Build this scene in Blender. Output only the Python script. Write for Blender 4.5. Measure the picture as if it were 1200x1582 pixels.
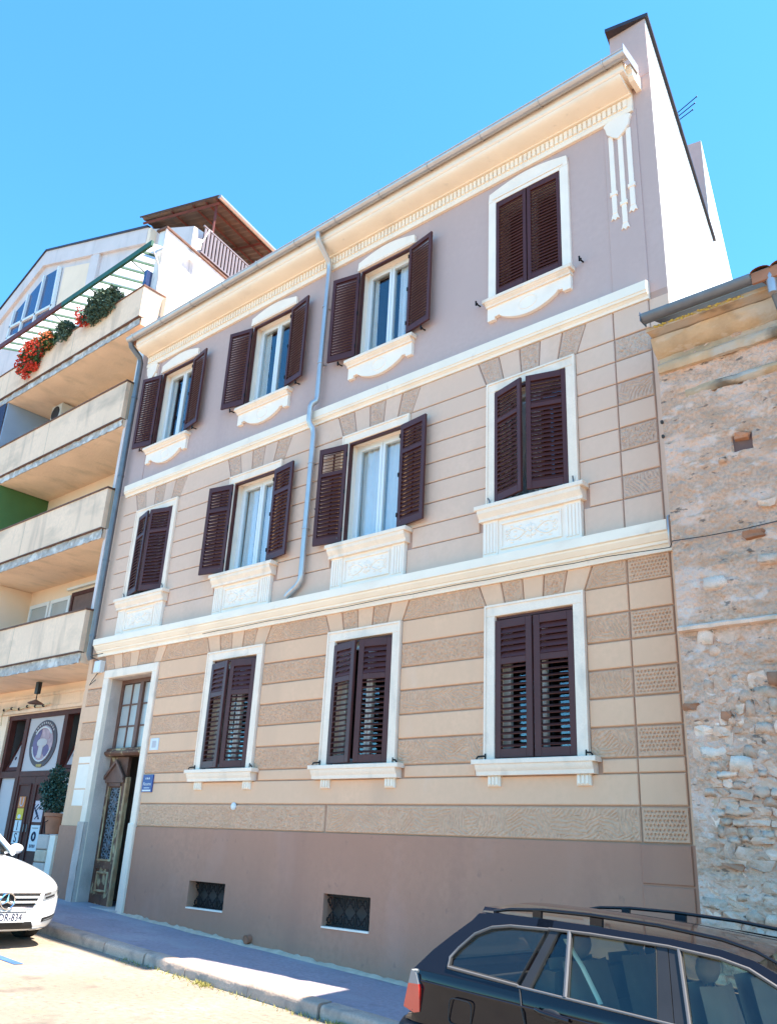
import bpy, bmesh, math, random
from mathutils import Vector, Matrix, noise
from mathutils.bvhtree import BVHTree
random.seed(11)
R = math.radians
S = bpy.context.scene
for o in list(bpy.data.objects): bpy.data.objects.remove(o)
C = S.collection
# ------------------------------------------------------------------ camera
YAW, PITCH, ROLL = 0.732041, 0.375100, 0.050788
fwd = Vector((-math.sin(YAW)*math.cos(PITCH), math.cos(YAW)*math.cos(PITCH), math.sin(PITCH)))
rt = Vector((math.cos(YAW), math.sin(YAW), 0)); up = rt.cross(fwd)
r2 = rt*math.cos(ROLL)+up*math.sin(ROLL); u2 = -rt*math.sin(ROLL)+up*math.cos(ROLL)
cd = bpy.data.cameras.new('camera'); cam = bpy.data.objects.new('camera', cd); C.objects.link(cam)
M = Matrix((r2, u2, -fwd)).transposed().to_4x4(); M.translation = (5.2628, -8.5, 1.75); cam.matrix_world = M
cd.sensor_fit = 'VERTICAL'; cd.sensor_height = 24; cd.lens = 1336.05/1582*24; cd.clip_end = 3000; cd.clip_start = .05
S.camera = cam
# ------------------------------------------------------------------ sky, sun, exposure
SUN_EL, SUN_AZ = 61.9, 77.0
w = bpy.data.worlds.new('World'); S.world = w; w.use_nodes = True
sk = w.node_tree.nodes.new('ShaderNodeTexSky'); sk.sky_type = 'NISHITA'; sk.sun_disc = False
sk.sun_elevation = R(SUN_EL); sk.sun_rotation = R(SUN_AZ); sk.air_density = 1.0; sk.dust_density = 0.0; sk.ozone_density = 1.0
bg = w.node_tree.nodes['Background']; bg.inputs['Strength'].default_value = 0.15
tint = w.node_tree.nodes.new('ShaderNodeVectorMath'); tint.operation = 'MULTIPLY'; tint.inputs[1].default_value = (.31, .715, .93)   # deep cyan summer sky
w.node_tree.links.new(sk.outputs[0], tint.inputs[0]); w.node_tree.links.new(tint.outputs[0], bg.inputs[0])
sd = Vector((math.cos(R(SUN_EL))*math.sin(R(SUN_AZ)), math.cos(R(SUN_EL))*math.cos(R(SUN_AZ)), math.sin(R(SUN_EL))))
sl = bpy.data.lights.new('sun', 'SUN'); sl.energy = 5.0; sl.angle = R(.53); sl.color = (1, .905, .77)
so = bpy.data.objects.new('sun', sl); C.objects.link(so); so.rotation_euler = sd.to_track_quat('Z', 'Y').to_euler(); so.location = (20, 5, 40)
S.view_settings.view_transform = 'Standard'; S.view_settings.look = 'None'; S.view_settings.gamma = 1
S.cycles.caustics_reflective = False
S.view_settings.use_curve_mapping = False; S.view_settings.exposure = 1.86

# ------------------------------------------------------------------ materials
MATS = {}
def pm(name, base, var=.06, scale=3.0, rough=.85, bump=0, bscale=60, metal=0, stain=None, rnd=0, spec=.3, fine=.0, coat=0, bdist=.01):
    """procedural paint / stone / metal: world-space noise mottling, optional stains and bump"""
    m = bpy.data.materials.new(name); m.use_nodes = True; n = m.node_tree.nodes; l = m.node_tree.links
    b = n['Principled BSDF']; b.inputs['Roughness'].default_value = rough; b.inputs['Metallic'].default_value = metal
    b.inputs['Specular IOR Level'].default_value = spec; b.inputs['Coat Weight'].default_value = coat
    g = n.new('ShaderNodeNewGeometry')
    def nz(sc, det=5, stretch=None):
        t = n.new('ShaderNodeTexNoise'); t.inputs['Scale'].default_value = sc; t.inputs['Detail'].default_value = det
        if stretch:
            mp = n.new('ShaderNodeMapping'); mp.inputs['Scale'].default_value = stretch
            l.new(g.outputs['Position'], mp.inputs[0]); l.new(mp.outputs[0], t.inputs[0])
        else: l.new(g.outputs['Position'], t.inputs[0])
        return t.outputs['Fac']
    def mix(f, a, c, fac=None):
        x = n.new('ShaderNodeMix'); x.data_type = 'RGBA'
        if f is not None: l.new(f, x.inputs[0])
        elif fac is not None: x.inputs[0].default_value = fac
        for s, v in ((6, a), (7, c)):
            if isinstance(v, tuple): x.inputs[s].default_value = (*v[:3], 1)
            else: l.new(v, x.inputs[s])
        return x.outputs[2]
    def ramp(f, a, c):
        x = n.new('ShaderNodeMapRange'); x.inputs[1].default_value = a; x.inputs[2].default_value = c; l.new(f, x.inputs[0]); return x.outputs[0]
    lo = tuple(max(0, v*(1-var)) for v in base); hi = tuple(min(1, v*(1+var)) for v in base)
    cc = mix(ramp(nz(scale), .3, .7), lo, hi)
    if fine:
        cc = mix(ramp(nz(scale*14, 3), .35, .65), cc, tuple(v*(1-fine) for v in base)); 
    for st in (stain or []):
        scol, ssc, stretch, a, c2, amt = st
        f = ramp(nz(ssc, 6, stretch), a, c2)
        k = n.new('ShaderNodeMath'); k.operation = 'MULTIPLY'; k.inputs[1].default_value = amt; l.new(f, k.inputs[0])
        cc = mix(k.outputs[0], cc, scol)
    if rnd:
        oi = n.new('ShaderNodeObjectInfo'); mr = n.new('ShaderNodeMapRange'); l.new(oi.outputs['Random'], mr.inputs[0])
        mr.inputs[3].default_value = 1-rnd; mr.inputs[4].default_value = 1+rnd
        x = n.new('ShaderNodeVectorMath'); x.operation = 'SCALE'; l.new(cc, x.inputs[0]); l.new(mr.outputs[0], x.inputs['Scale']); cc = x.outputs[0]
    l.new(cc, b.inputs['Base Color'])
    if bump:
        bp_ = n.new('ShaderNodeBump'); bp_.inputs['Strength'].default_value = bump; bp_.inputs['Distance'].default_value = bdist
        l.new(nz(bscale, 6), bp_.inputs['Height']); l.new(bp_.outputs[0], b.inputs['Normal'])
    MATS[name] = m; return m
def glassm(name, tint, refl=1.0, rough=.0):
    m = bpy.data.materials.new(name); m.use_nodes = True; n = m.node_tree.nodes; l = m.node_tree.links
    n.remove(n['Principled BSDF']); t = n.new('ShaderNodeBsdfTransparent'); t.inputs[0].default_value = (*tint, 1)
    gl = n.new('ShaderNodeBsdfGlossy'); gl.inputs['Roughness'].default_value = rough; gl.inputs[0].default_value = (1, 1, 1, 1)
    lw = n.new('ShaderNodeLayerWeight'); lw.inputs[0].default_value = .5; pw = n.new('ShaderNodeMath'); pw.operation = 'POWER'; pw.inputs[1].default_value = 5; l.new(lw.outputs['Facing'], pw.inputs[0])
    k = n.new('ShaderNodeMath'); k.operation = 'MULTIPLY_ADD'; k.inputs[1].default_value = .95*refl; k.inputs[2].default_value = .045*refl; k.use_clamp = True; l.new(pw.outputs[0], k.inputs[0])
    x = n.new('ShaderNodeMixShader'); l.new(k.outputs[0], x.inputs[0]); l.new(t.outputs[0], x.inputs[1]); l.new(gl.outputs[0], x.inputs[2])
    l.new(x.outputs[0], n['Material Output'].inputs[0]); MATS[name] = m; return m

DIRT = (.20, .17, .15)
pm('paint_ground_floor', (.79, .465, .285), .05, 1.3, .9, .12, 90, stain=[((.40, .26, .19), 1.2, (1, 1, .25), .55, .80, .35), ((.80, .56, .42), 2.4, (1, 1, .5), .60, .78, .3)], fine=.03)
pm('rough_ground_floor', (.68, .40, .25), .08, 2.0, .95, .4, 70, fine=.12)
pm('paint_first_floor', (.73, .48, .345), .04, 1.1, .9, .10, 90, stain=[((.40, .28, .23), 1.1, (1, 1, .2), .55, .82, .32), ((.76, .54, .44), 2.2, (1, 1, .5), .60, .78, .3)], fine=.03)
pm('rough_first_floor', (.62, .415, .305), .07, 2.0, .95, .4, 70, fine=.10)
pm('paint_second_floor', (.54, .375, .325), .04, .9, .9, .10, 90, stain=[((.33, .24, .23), 1.3, (1, 1, .15), .55, .82, .32), ((.64, .47, .44), 2.0, (1, 1, .4), .60, .78, .3)], fine=.03)
pm('joint_ground', (.46, .27, .18), .08, 3, .95, .2, 60)
pm('joint_first', (.46, .29, .225), .08, 3, .95, .2, 60)
pm('plinth_paint', (.46, .222, .140), .07, .9, .85, .14, 60, stain=[((.52, .30, .23), 1.4, (1, 1, .5), .56, .80, .4), ((.34, .16, .11), 2.6, (1, 1, .10), .54, .80, .4), ((.24, .13, .10), 9, (1, 1, .7), .66, .74, .4)], fine=.05)
pm('cream_moulding', (.93, .76, .59), .04, 2.0, .8, .15, 60, stain=[((.58, .42, .31), 2.2, (.6, 1, 1.5), .56, .80, .4), ((.50, .40, .34), 7, (1, 1, .5), .64, .75, .35)])
pm('white_moulding', (.95, .78, .63), .04, 3.0, .85, .15, 60, stain=[((.55, .47, .40), 2.8, (1, 1, .7), .60, .85, .35)])
pm('stone_surround', (.94, .73, .56), .07, 5, .85, .25, 40, stain=[((.45, .38, .31), 4, (1, 1, .6), .55, .8, .5)], fine=.06)
pm('old_stone', (.62, .48, .40), .15, 4, .9, .4, 25, stain=[((.28, .22, .18), 3, (1, 1, .6), .5, .75, .6)], fine=.10)
pm('white_plaster', (.74, .71, .66), .05, .8, .9, .25, 40, stain=[((.20, .18, .165), 4.5, (1, 1, .10), .56, .72, .75), ((.30, .27, .25), 14, (1, 1, .2), .64, .72, .6)], fine=.04)
pm('shutter_paint', (.080, .023, .019), .10, 4, .45, .05, 40, spec=.3, rnd=.08)
pm('window_white', (.78, .77, .74), .02, 3, .35, 0, spec=.5)
pm('curtain', (.95, .86, .78), .04, 6, .9)
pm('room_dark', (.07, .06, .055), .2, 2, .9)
pm('iron', (.018, .016, .016), .2, 12, .5, .2, 60, metal=.6)
pm('zinc', (.52, .47, .44), .06, 5, .34, .05, 60, metal=.55, stain=[((.34, .37, .40), 6, (1, 1, .4), .55, .8, .5)])
pm('zinc_old', (.17, .17, .18), .12, 5, .45, .1, 60, metal=.6, stain=[((.12, .13, .15), 6, (1, 1, .4), .5, .8, .6)])
pm('dark_flashing', (.06, .05, .055), .1, 6, .5, metal=.4)
pm('roof_tile', (.36, .15, .08), .2, 6, .85, .2, 40, rnd=.2, stain=[((.14, .09, .07), 6, None, .5, .7, .6)])
pm('wood_old', (.17, .075, .045), .25, 6, .6, .4, 30, stain=[((.52, .40, .22), 9, (1, 1, .6), .54, .62, .85), ((.05, .02, .018), 5, None, .5, .7, .6)], fine=.15)
pm('wood_edge', (.42, .25, .13), .2, 8, .6, .3, 40, stain=[((.55, .45, .26), 7, (1, 1, .3), .5, .62, .8)])
pm('wood_brown', (.17, .085, .06), .15, 8, .5, .2, 40)
pm('frosted', (.42, .42, .39), .06, 2, .2, spec=.5)
pm('beige_render', (.92, .63, .43), .07, 1.2, .9, .2, 60, stain=[((.34, .25, .19), 3.2, (1, 1, .14), .55, .78, .55), ((.30, .24, .18), 1.6, (.5, 1, 1.2), .53, .78, .6), ((.66, .47, .30), 1.1, (.4, 1, 1), .55, .75, .4)], fine=.05)
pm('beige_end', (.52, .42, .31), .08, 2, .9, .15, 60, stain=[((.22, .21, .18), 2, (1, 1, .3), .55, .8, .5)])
pm('loggia_wall', (.90, .67, .48), .05, 1.2, .9, .1, 60)
pm('soffit', (.93, .67, .48), .08, 1.4, .95, .35, 14, stain=[((.56, .42, .29), 3, (1, .5, 1), .52, .75, .5)], bdist=.03)
pm('broken_concrete', (.45, .41, .37), .25, 9, .95, .8, 22, stain=[((.75, .70, .64), 5, None, .5, .62, .8)], bdist=.03)
pm('coping', (.16, .085, .06), .25, 4, .8, .2, 40)
pm('green_panel', (.075, .16, .05), .08, 2, .5)
pm('blue_panel', (.30, .36, .44), .05, 2, .5)
pm('blue_net', (.035, .05, .10), .3, 30, .9)
pm('attic_white', (.68, .58, .54), .06, 1.6, .9, .2, 40, stain=[((.36, .34, .33), 3, (1, 1, .2), .55, .8, .5)])
pm('steel_green', (.03, .10, .06), .15, 6, .5)
pm('steel_red', (.13, .035, .028), .2, 6, .6)
pm('corrugated', (.14, .105, .09), .2, 2, .6, stain=[((.26, .14, .09), 3, None, .5, .7, .6)])
pm('rail_grey', (.20, .17, .18), .06, 4, .5)
pm('awning', (.80, .82, .82), .04, 2, .7)
n_ = MATS['awning'].node_tree; tr_ = n_.nodes.new('ShaderNodeBsdfTranslucent'); tr_.inputs[0].default_value = (.8, .84, .86, 1); mx_ = n_.nodes.new('ShaderNodeMixShader'); mx_.inputs[0].default_value = .55
n_.links.new(n_.nodes['Principled BSDF'].outputs[0], mx_.inputs[1]); n_.links.new(tr_.outputs[0], mx_.inputs[2]); n_.links.new(mx_.outputs[0], n_.nodes['Material Output'].inputs[0])
pm('leaf_green', (.055, .10, .028), .35, 20, .6, rnd=.1)
pm('leaf_grey', (.075, .115, .075), .3, 20, .7)
pm('leaf_blue', (.035, .075, .055), .35, 20, .6)
pm('petal_red', (.62, .045, .02), .25, 25, .6)
pm('petal_orange', (.70, .16, .05), .25, 25, .6)
pm('terracotta', (.40, .16, .09), .12, 8, .8)
pm('shop_wood', (.085, .024, .018), .15, 6, .6, .1, 30, spec=.2)
pm('panel_pale', (.50, .44, .43), .04, 2, .6)
pm('emblem_dark', (.060, .028, .040), .1, 6, .5)
pm('emblem_pink', (.42, .26, .28), .25, 9, .5)
pm('emblem_violet', (.12, .07, .17), .2, 9, .5)
pm('emblem_gold', (.42, .27, .06), .2, 12, .5)
pm('paper_white', (.68, .67, .66), .03, 4, .7)
pm('paper_pink', (.58, .48, .50), .05, 4, .7)
pm('paper_orange', (.62, .20, .05), .05, 4, .6)
pm('paper_yellow', (.72, .48, .05), .05, 4, .6)
pm('ink', (.018, .02, .05), .1, 8, .6)
pm('ink_red', (.35, .03, .03), .1, 8, .6)
pm('plaque_blue', (.015, .035, .19), .05, 4, .35, spec=.5)
pm('house_stucco', (.72, .43, .29), .16, 2.2, .95, 1.0, 24, fine=.20, bdist=.05,
   stain=[((.82, .54, .41), 1.7, (1, 1, 1.4), .52, .60, .75), ((.36, .25, .17), 6, (.22, 1, 1.8), .60, .68, .55), ((.50, .29, .18), 3.0, (.7, 1, 1.6), .58, .70, .6), ((.80, .57, .45), 5.0, (1, 1, 1.4), .60, .68, .8), ((.42, .20, .10), 3.4, (.8, 1, 1.5), .69, .74, .7), ((.13, .10, .08), 13, (.55, 1, 1.2), .645, .70, .8)])
pm('house_mould', (.54, .36, .22), .2, 4, .95, .5, 30, stain=[((.52, .45, .38), 3, (.6, 1, 1), .52, .62, .8), ((.10, .075, .055), 2.4, (.7, 1, 1), .52, .66, .85), ((.62, .46, .34), 7, (.6, 1, 1.3), .58, .64, .7)], bdist=.02)
pm('foam_yellow', (.60, .43, .11), .15, 12, .9, .5, 40)
pm('rubble', (.74, .47, .33), .22, 11, .95, 1.0, 34, rnd=.16, fine=.16, stain=[((.44, .28, .17), 7, None, .55, .68, .6), ((.84, .60, .47), 6, None, .58, .66, .6)], bdist=.015)
pm('rubble_white', (.88, .62, .47), .14, 9, .95, .9, 34, rnd=.10, fine=.14, stain=[((.50, .42, .33), 8, None, .52, .66, .6)])
pm('brick', (.40, .18, .10), .2, 12, .95, .5, 40, rnd=.2)
pm('road_asphalt', (.265, .218, .17), .16, 1.1, .95, .8, 70, fine=.22, stain=[((.33, .28, .225), .9, (1, .5, 1), .5, .7, .6), ((.12, .10, .085), 2.4, (1, .7, 1), .60, .70, .6), ((.27, .22, .12), 3.1, (1, .8, 1), .62, .73, .6), ((.11, .095, .08), 26, (1, .6, 1), .60, .68, .6)])
pm('walk_concrete', (.38, .325, .34), .12, 1.6, .95, .6, 50, fine=.16, stain=[((.42, .41, .40), 1.4, (.6, 1, 1), .52, .72, .6), ((.17, .16, .16), 3, None, .6, .75, .5)])
pm('kerb_stone', (.50, .36, .27), .15, 4, .9, .6, 30, rnd=.1, fine=.14, stain=[((.20, .17, .15), 5, None, .55, .7, .6)])
pm('mortar', (.60, .44, .31), .15, 8, .95, .6, 30)
pm('blue_paint', (.05, .12, .33), .2, 9, .8)
pm('car_black', (.008, .007, .009), .05, 5, .07, spec=.38)
pm('car_white', (.80, .81, .82), .01, 5, .22, spec=.5, coat=1.0)
pm('car_trim', (.10, .095, .095), .05, 6, .35, spec=.5)
pm('chrome', (.75, .75, .76), .02, 6, .08, metal=1.0)
pm('black_plastic', (.02, .02, .022), .1, 6, .5)
pm('rubber', (.018, .018, .018), .1, 10, .85)
pm('seat_grey', (.22, .165, .135), .1, 8, .85)
pm('seat_beige', (.70, .54, .32), .08, 6, .85)
pm('cabin_dark', (.09, .07, .06), .1, 6, .7)
pm('lamp_red', (.55, .02, .012), .05, 9, .15, spec=.6, coat=1)
pm('lamp_clear', (.20, .21, .22), .05, 9, .12, spec=.6, coat=.5)
pm('blue_sunshade', (.03, .14, .50), .1, 6, .5)
pm('plastic_white', (.72, .70, .66), .03, 4, .5)
pm('ac_grey', (.55, .54, .50), .05, 4, .5)
pm('cable', (.05, .045, .04), .1, 6, .7)
pm('violet_plastic', (.22, .17, .32), .1, 6, .5)
glassm('window_glass', (.90, .94, .96), 1.6)
glassm('attic_glass', (.25, .30, .42), 1.6)
glassm('car_glass', (.92, .92, .82), .9)
glassm('car_glass_dark', (.20, .24, .26), 1.0)

# ------------------------------------------------------------------ mesh helpers
class MB:
    def __init__(s): s.v = []; s.f = []
    def add(s, vs, fs):
        b = len(s.v); s.v += [tuple(v) for v in vs]; s.f += [tuple(b+i for i in f) for f in fs]; return s
    def box(s, x0, x1, y0, y1, z0, z1):
        return s.add([(x, y, z) for z in (z0, z1) for y in (y0, y1) for x in (x0, x1)], [(0, 2, 3, 1), (4, 5, 7, 6), (0, 1, 5, 4), (2, 6, 7, 3), (0, 4, 6, 2), (1, 3, 7, 5)])
    def cbox(s, x0, x1, y0, y1, z0, z1, c):
        """box with chamfered edges on the -Y face"""
        vs = [(x0, y1, z0), (x1, y1, z0), (x1, y1, z1), (x0, y1, z1), (x0, y0+c, z0), (x1, y0+c, z0), (x1, y0+c, z1), (x0, y0+c, z1), (x0+c, y0, z0+c), (x1-c, y0, z0+c), (x1-c, y0, z1-c), (x0+c, y0, z1-c)]
        return s.add(vs, [(0, 1, 2, 3), (0, 4, 5, 1), (1, 5, 6, 2), (2, 6, 7, 3), (3, 7, 4, 0), (4, 8, 9, 5), (5, 9, 10, 6), (6, 10, 11, 7), (7, 11, 8, 4), (8, 11, 10, 9)])
    def prism(s, poly, y0, y1, fn=None):
        """poly in (x,z), extruded y0..y1"""
        n = len(poly); vs = [(x, y0, z) for x, z in poly]+[(x, y1, z) for x, z in poly]
        return s.add(vs, [tuple(range(n)), tuple(range(2*n-1, n-1, -1))]+[(i, (i+1) % n, n+(i+1) % n, n+i) for i in range(n)])
    def profx(s, prof, x0, x1):
        """closed profile in (y,z), extruded along x"""
        n = len(prof); vs = [(x0, y, z) for y, z in prof]+[(x1, y, z) for y, z in prof]
        return s.add(vs, [tuple(range(n)), tuple(range(2*n-1, n-1, -1))]+[(i, (i+1) % n, n+(i+1) % n, n+i) for i in range(n)])
    def profd(s, prof, a, d, L, nrm):
        """closed profile in (n,z), extruded from point a along horizontal dir d for L; nrm = horizontal normal"""
        n = len(prof); vs = []
        for t in (0, L):
            for q, z in prof: vs.append((a[0]+d[0]*t+nrm[0]*q, a[1]+d[1]*t+nrm[1]*q, z))
        return s.add(vs, [tuple(range(n)), tuple(range(2*n-1, n-1, -1))]+[(i, (i+1) % n, n+(i+1) % n, n+i) for i in range(n)])
    def tube(s, path, r, n=8, caps=True, flat=1.0):
        P = [Vector(p) for p in path]; rr = r if isinstance(r, (list, tuple)) else [r]*len(P); b = len(s.v); ref = None
        for i, p in enumerate(P):
            t = (P[min(i+1, len(P)-1)]-P[max(i-1, 0)]).normalized()
            if ref is None: ref = t.orthogonal().normalized() if abs(t.z) > .9 else Vector((0, 0, 1))
            a = (ref-t*ref.dot(t))
            a = a.normalized() if a.length > 1e-4 else t.orthogonal().normalized()
            c = t.cross(a); ref = a
            for k in range(n):
                q = 2*math.pi*k/n; s.v.append(tuple(p+a*math.cos(q)*rr[i]*flat+c*math.sin(q)*rr[i]))
        for i in range(len(P)-1):
            for k in range(n):
                k2 = (k+1) % n; s.f.append((b+i*n+k, b+i*n+k2, b+(i+1)*n+k2, b+(i+1)*n+k))
        if caps: s.f.append(tuple(b+k for k in range(n-1, -1, -1))); s.f.append(tuple(b+(len(P)-1)*n+k for k in range(n)))
        return s
    def lathe(s, prof, c, axis='z', n=16):
        b = len(s.v)
        for r, h in prof:
            for k in range(n):
                a = 2*math.pi*k/n; x, y = r*math.cos(a), r*math.sin(a)
                s.v.append({'z': (c[0]+x, c[1]+y, c[2]+h), 'y': (c[0]+x, c[1]+h, c[2]+y), 'x': (c[0]+h, c[1]+x, c[2]+y)}[axis])
        for i in range(len(prof)-1):
            for k in range(n): k2 = (k+1) % n; s.f.append((b+i*n+k, b+i*n+k2, b+(i+1)*n+k2, b+(i+1)*n+k))
        s.f.append(tuple(b+k for k in range(n))); s.f.append(tuple(b+(len(prof)-1)*n+k for k in range(n)))
        return s
    def grid(s, fn, nu, nv, close=False):
        b = len(s.v)
        for j in range(nv+1):
            for i in range(nu+1): s.v.append(tuple(fn(i/nu, j/nv)))
        for j in range(nv):
            for i in range(nu): s.f.append((b+j*(nu+1)+i, b+j*(nu+1)+i+1, b+(j+1)*(nu+1)+i+1, b+(j+1)*(nu+1)+i))
        return s
    def ell(s, c, r, n=8, m=5):
        b = len(s.v)
        for j in range(m+1):
            t = math.pi*j/m
            for i in range(n):
                a = 2*math.pi*i/n; s.v.append((c[0]+r[0]*math.sin(t)*math.cos(a), c[1]+r[1]*math.sin(t)*math.sin(a), c[2]+r[2]*math.cos(t)))
        for j in range(m):
            for i in range(n): i2 = (i+1) % n; s.f.append((b+j*n+i, b+j*n+i2, b+(j+1)*n+i2, b+(j+1)*n+i))
        return s
    def mesh(s, name, smooth=None, recalc=True):
        me = bpy.data.meshes.new(name); me.from_pydata(s.v, [], s.f); 
        bm = bmesh.new(); bm.from_mesh(me); bmesh.ops.remove_doubles(bm, verts=bm.verts, dist=1e-5)
        if recalc: bmesh.ops.recalc_face_normals(bm, faces=bm.faces)
        if smooth is not None:
            for f in bm.faces: f.smooth = True
            for e in bm.edges:
                if len(e.link_faces) == 2 and e.calc_face_angle(0) > R(smooth): e.smooth = False
        bm.to_mesh(me); bm.free(); return me
def thing(name, label, cat, loc=(0, 0, 0), group=None, kind=None):
    o = bpy.data.objects.new(name, None); C.objects.link(o); o.location = loc; o.empty_display_size = .2
    o['label'] = label; o['category'] = cat
    if group: o['group'] = group
    if kind: o['kind'] = kind
    return o
def link(name, me, mat, parent=None, world=True, loc=None, rot=None, scale=None, kind=None, label=None):
    o = bpy.data.objects.new(name, me); C.objects.link(o)
    if mat and not me.materials: me.materials.append(MATS[mat])
    if loc is not None: o.location = loc
    if rot is not None: o.rotation_euler = rot
    if scale is not None: o.scale = scale
    if parent:
        o.parent = parent
        if world:
            o.matrix_parent_inverse = Matrix.Translation(-parent.location)
    if kind: o['kind'] = kind
    if label: o['label'] = label
    return o
def part(name, mb, mat, parent, smooth=None, world=True, **k):
    return link(name, mb.mesh(name, smooth), mat, parent, world, **k)
def sub(name, mb, mat, parent, smooth=None, **k):
    """child of a mesh whose own transform is identity in its thing's space"""
    return link(name, mb.mesh(name, smooth), mat, parent, False, **k)
def single(name, mb, mat, label, cat, smooth=None, group=None, kind=None):
    o = link(name, mb.mesh(name, smooth), mat)
    if kind: o['kind'] = kind
    else: o['label'] = label; o['category'] = cat
    if group: o['group'] = group
    return o
def struct(name, mb, mat, smooth=None, parent=None):
    o = link(name, mb.mesh(name, smooth), mat, parent, False)
    if not parent: o['kind'] = 'structure'
    return o
def text_mesh(body, size, ext=.002):
    cu = bpy.data.curves.new('lettering', 'FONT'); cu.body = body; cu.size = size; cu.extrude = ext; cu.align_x = 'CENTER'; cu.align_y = 'CENTER'; cu.resolution_u = 3
    o = bpy.data.objects.new('lettering', cu); C.objects.link(o); bpy.context.view_layer.update()
    me = bpy.data.meshes.new_from_object(o.evaluated_get(bpy.context.evaluated_depsgraph_get())); bpy.data.objects.remove(o); bpy.data.curves.remove(cu); return me
def G(X): return .295-.0515*X       # pavement height along the street
def N3(x, y, z): return noise.noise(Vector((x, y, z)))

# ------------------------------------------------------------------ ground
XA, XB = -26.0, 12.0
KY = -1.72
mb = MB()
def gz(x, y): return G(x)-.125 + .012*N3(x*.8, y*.8, 0)
mb.grid(lambda u, v: (XA+(XB-XA)*u, -14+(14+KY+.05)*v, gz(XA+(XB-XA)*u, -14+(14+KY+.05)*v)), 76, 26)
road = struct('road', mb, 'road_asphalt', 60)
mb = MB(); big = 1200
for x0, x1, y0, y1 in ((-big, XA, -big, big), (XB, big, -big, big), (XA, XB, -big, -14), (XA, XB, 14, big)):
    xx = (x0, x1); 
    def zz(x): return G(max(XA, min(XB, x)))-.135-.004*max(0, abs(x)-30)*.0
    mb.add([(x0, y0, zz(x0)), (x1, y0, zz(x1)), (x1, y1, zz(x1)), (x0, y1, zz(x0))], [(0, 1, 2, 3)])
struct('ground', mb, 'road_asphalt')
mb = MB()
def wz(x, y): return G(x)-.004+.008*N3(x*1.3, y*2, 3)
mb.grid(lambda u, v: (XA+(XB-XA)*u, KY+.12+(1.6-KY)*v, wz(XA+(XB-XA)*u, KY+.12+(1.6-KY)*v)), 110, 18)
walk = struct('pavement', mb, 'walk_concrete', 60)
kerb = bpy.data.objects.new('kerb', None); C.objects.link(kerb); kerb['kind'] = 'structure'
ks = []
for k in range(5):
    random.seed(40+k); m = MB(); nx = 8
    prof = [(0, -.25), (0, -.035), (.012, -.012), (.035, 0), (.19, .004), (.19, -.25)]
    def kp(u, v):
        i = min(int(v*5+1e-6), 5); y, z = prof[i]; j = .007*N3(u*5+k*9, y*30, z*30+k)
        return (u*.985+.0075, y+j, z+j*.8)
    m.grid(kp, nx, 5)
    for e in (0, 1): m.add([kp(e, i/5) for i in range(6)], [tuple(range(6))])
    ks.append(m.mesh('kerb_stone', 50))
x = -16.0; i = 0; random.seed(5)
while x < 9:
    L = random.uniform(.8, 1.15)
    link('kerb_stone', ks[i % 5], 'kerb_stone', kerb, False, loc=(x, KY+random.uniform(-.012, .012), G(x)+random.uniform(-.006, .006)), rot=(0, math.atan(.0515), random.uniform(-.006, .006)), scale=(L, 1, 1))
    x += L; i += 1
for (x0, x1, y0, y1) in ((-4.6, -3.45, -4.15, -4.03), (-3.55, -3.43, -4.6, -4.18), (-5.4, -4.75, -3.1, -2.99)):
    mb = MB(); mb.grid(lambda u, v: (x0+(x1-x0)*u, y0+(y1-y0)*v, gz(x0+(x1-x0)*u, y0+(y1-y0)*v)+.006), 8, 3); struct('parking_marking', mb, 'blue_paint', 60, road)
# dry weeds along the kerb foot: uncountable
mb = MB(); random.seed(9)
for i in range(900):
    x = random.uniform(-4.4, 1.0); x += .5*math.sin(x*3); y = KY-abs(random.gauss(0, .07))-.01; z = gz(x, y); a = random.uniform(0, 6.3); h = random.uniform(.008, .05)
    dx, dy = math.cos(a)*.006, math.sin(a)*.006; lx, ly = random.gauss(0, .02), random.gauss(0, .02)
    mb.add([(x-dx, y-dy, z), (x+dx, y+dy, z), (x+lx, y+ly, z+h)], [(0, 1, 2)])
pm('dry_weed', (.28, .25, .07), .3, 20, .9)
single('dry_weeds', mb, 'dry_weed', '', '', kind='stuff')

# ------------------------------------------------------------------ main town house
H = thing('town_house', 'three-storey mauve and beige town house with cream mouldings and dark brown shutters', 'house', (-3.9, 0, .5))
BAYS = [-8.235, -5.40, -2.685, 0.0]
XL, XR = -9.75, 1.91
SK = R(12); DV = (-math.sin(SK), math.cos(SK)); NV = (math.cos(SK), math.sin(SK))   # direction and outward normal of the skewed party walls
def wall_mesh(x0, x1, z0, z1, y, holes, zbot=None):
    xs = sorted({x0, x1, *[min(max(h[0], x0), x1) for h in holes], *[min(max(h[1], x0), x1) for h in holes]}); zs = sorted({z0, z1, *[h[2] for h in holes], *[h[3] for h in holes]})
    zs = [z for z in zs if z0 <= z <= z1]; m = MB()
    for i in range(len(xs)-1):
        for j in range(len(zs)-1):
            cx, cz = (xs[i]+xs[i+1])/2, (zs[j]+zs[j+1])/2
            if any(h[0] < cx < h[1] and h[2] < cz < h[3] for h in holes): continue
            m.add([(xs[i], y, zs[j]), (xs[i+1], y, zs[j]), (xs[i+1], y, zs[j+1]), (xs[i], y, zs[j+1])], [(0, 1, 2, 3)])
    return m
def reveal(m, h, y0, y1):
    x0, x1, z0, z1 = h
    m.add([(x0, y0, z0), (x1, y0, z0), (x1, y0, z1), (x0, y0, z1), (x0, y1, z0), (x1, y1, z0), (x1, y1, z1), (x0, y1, z1)], [(0, 1, 5, 4), (1, 2, 6, 5), (2, 3, 7, 6), (3, 0, 4, 7)])
OW = .53
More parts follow.
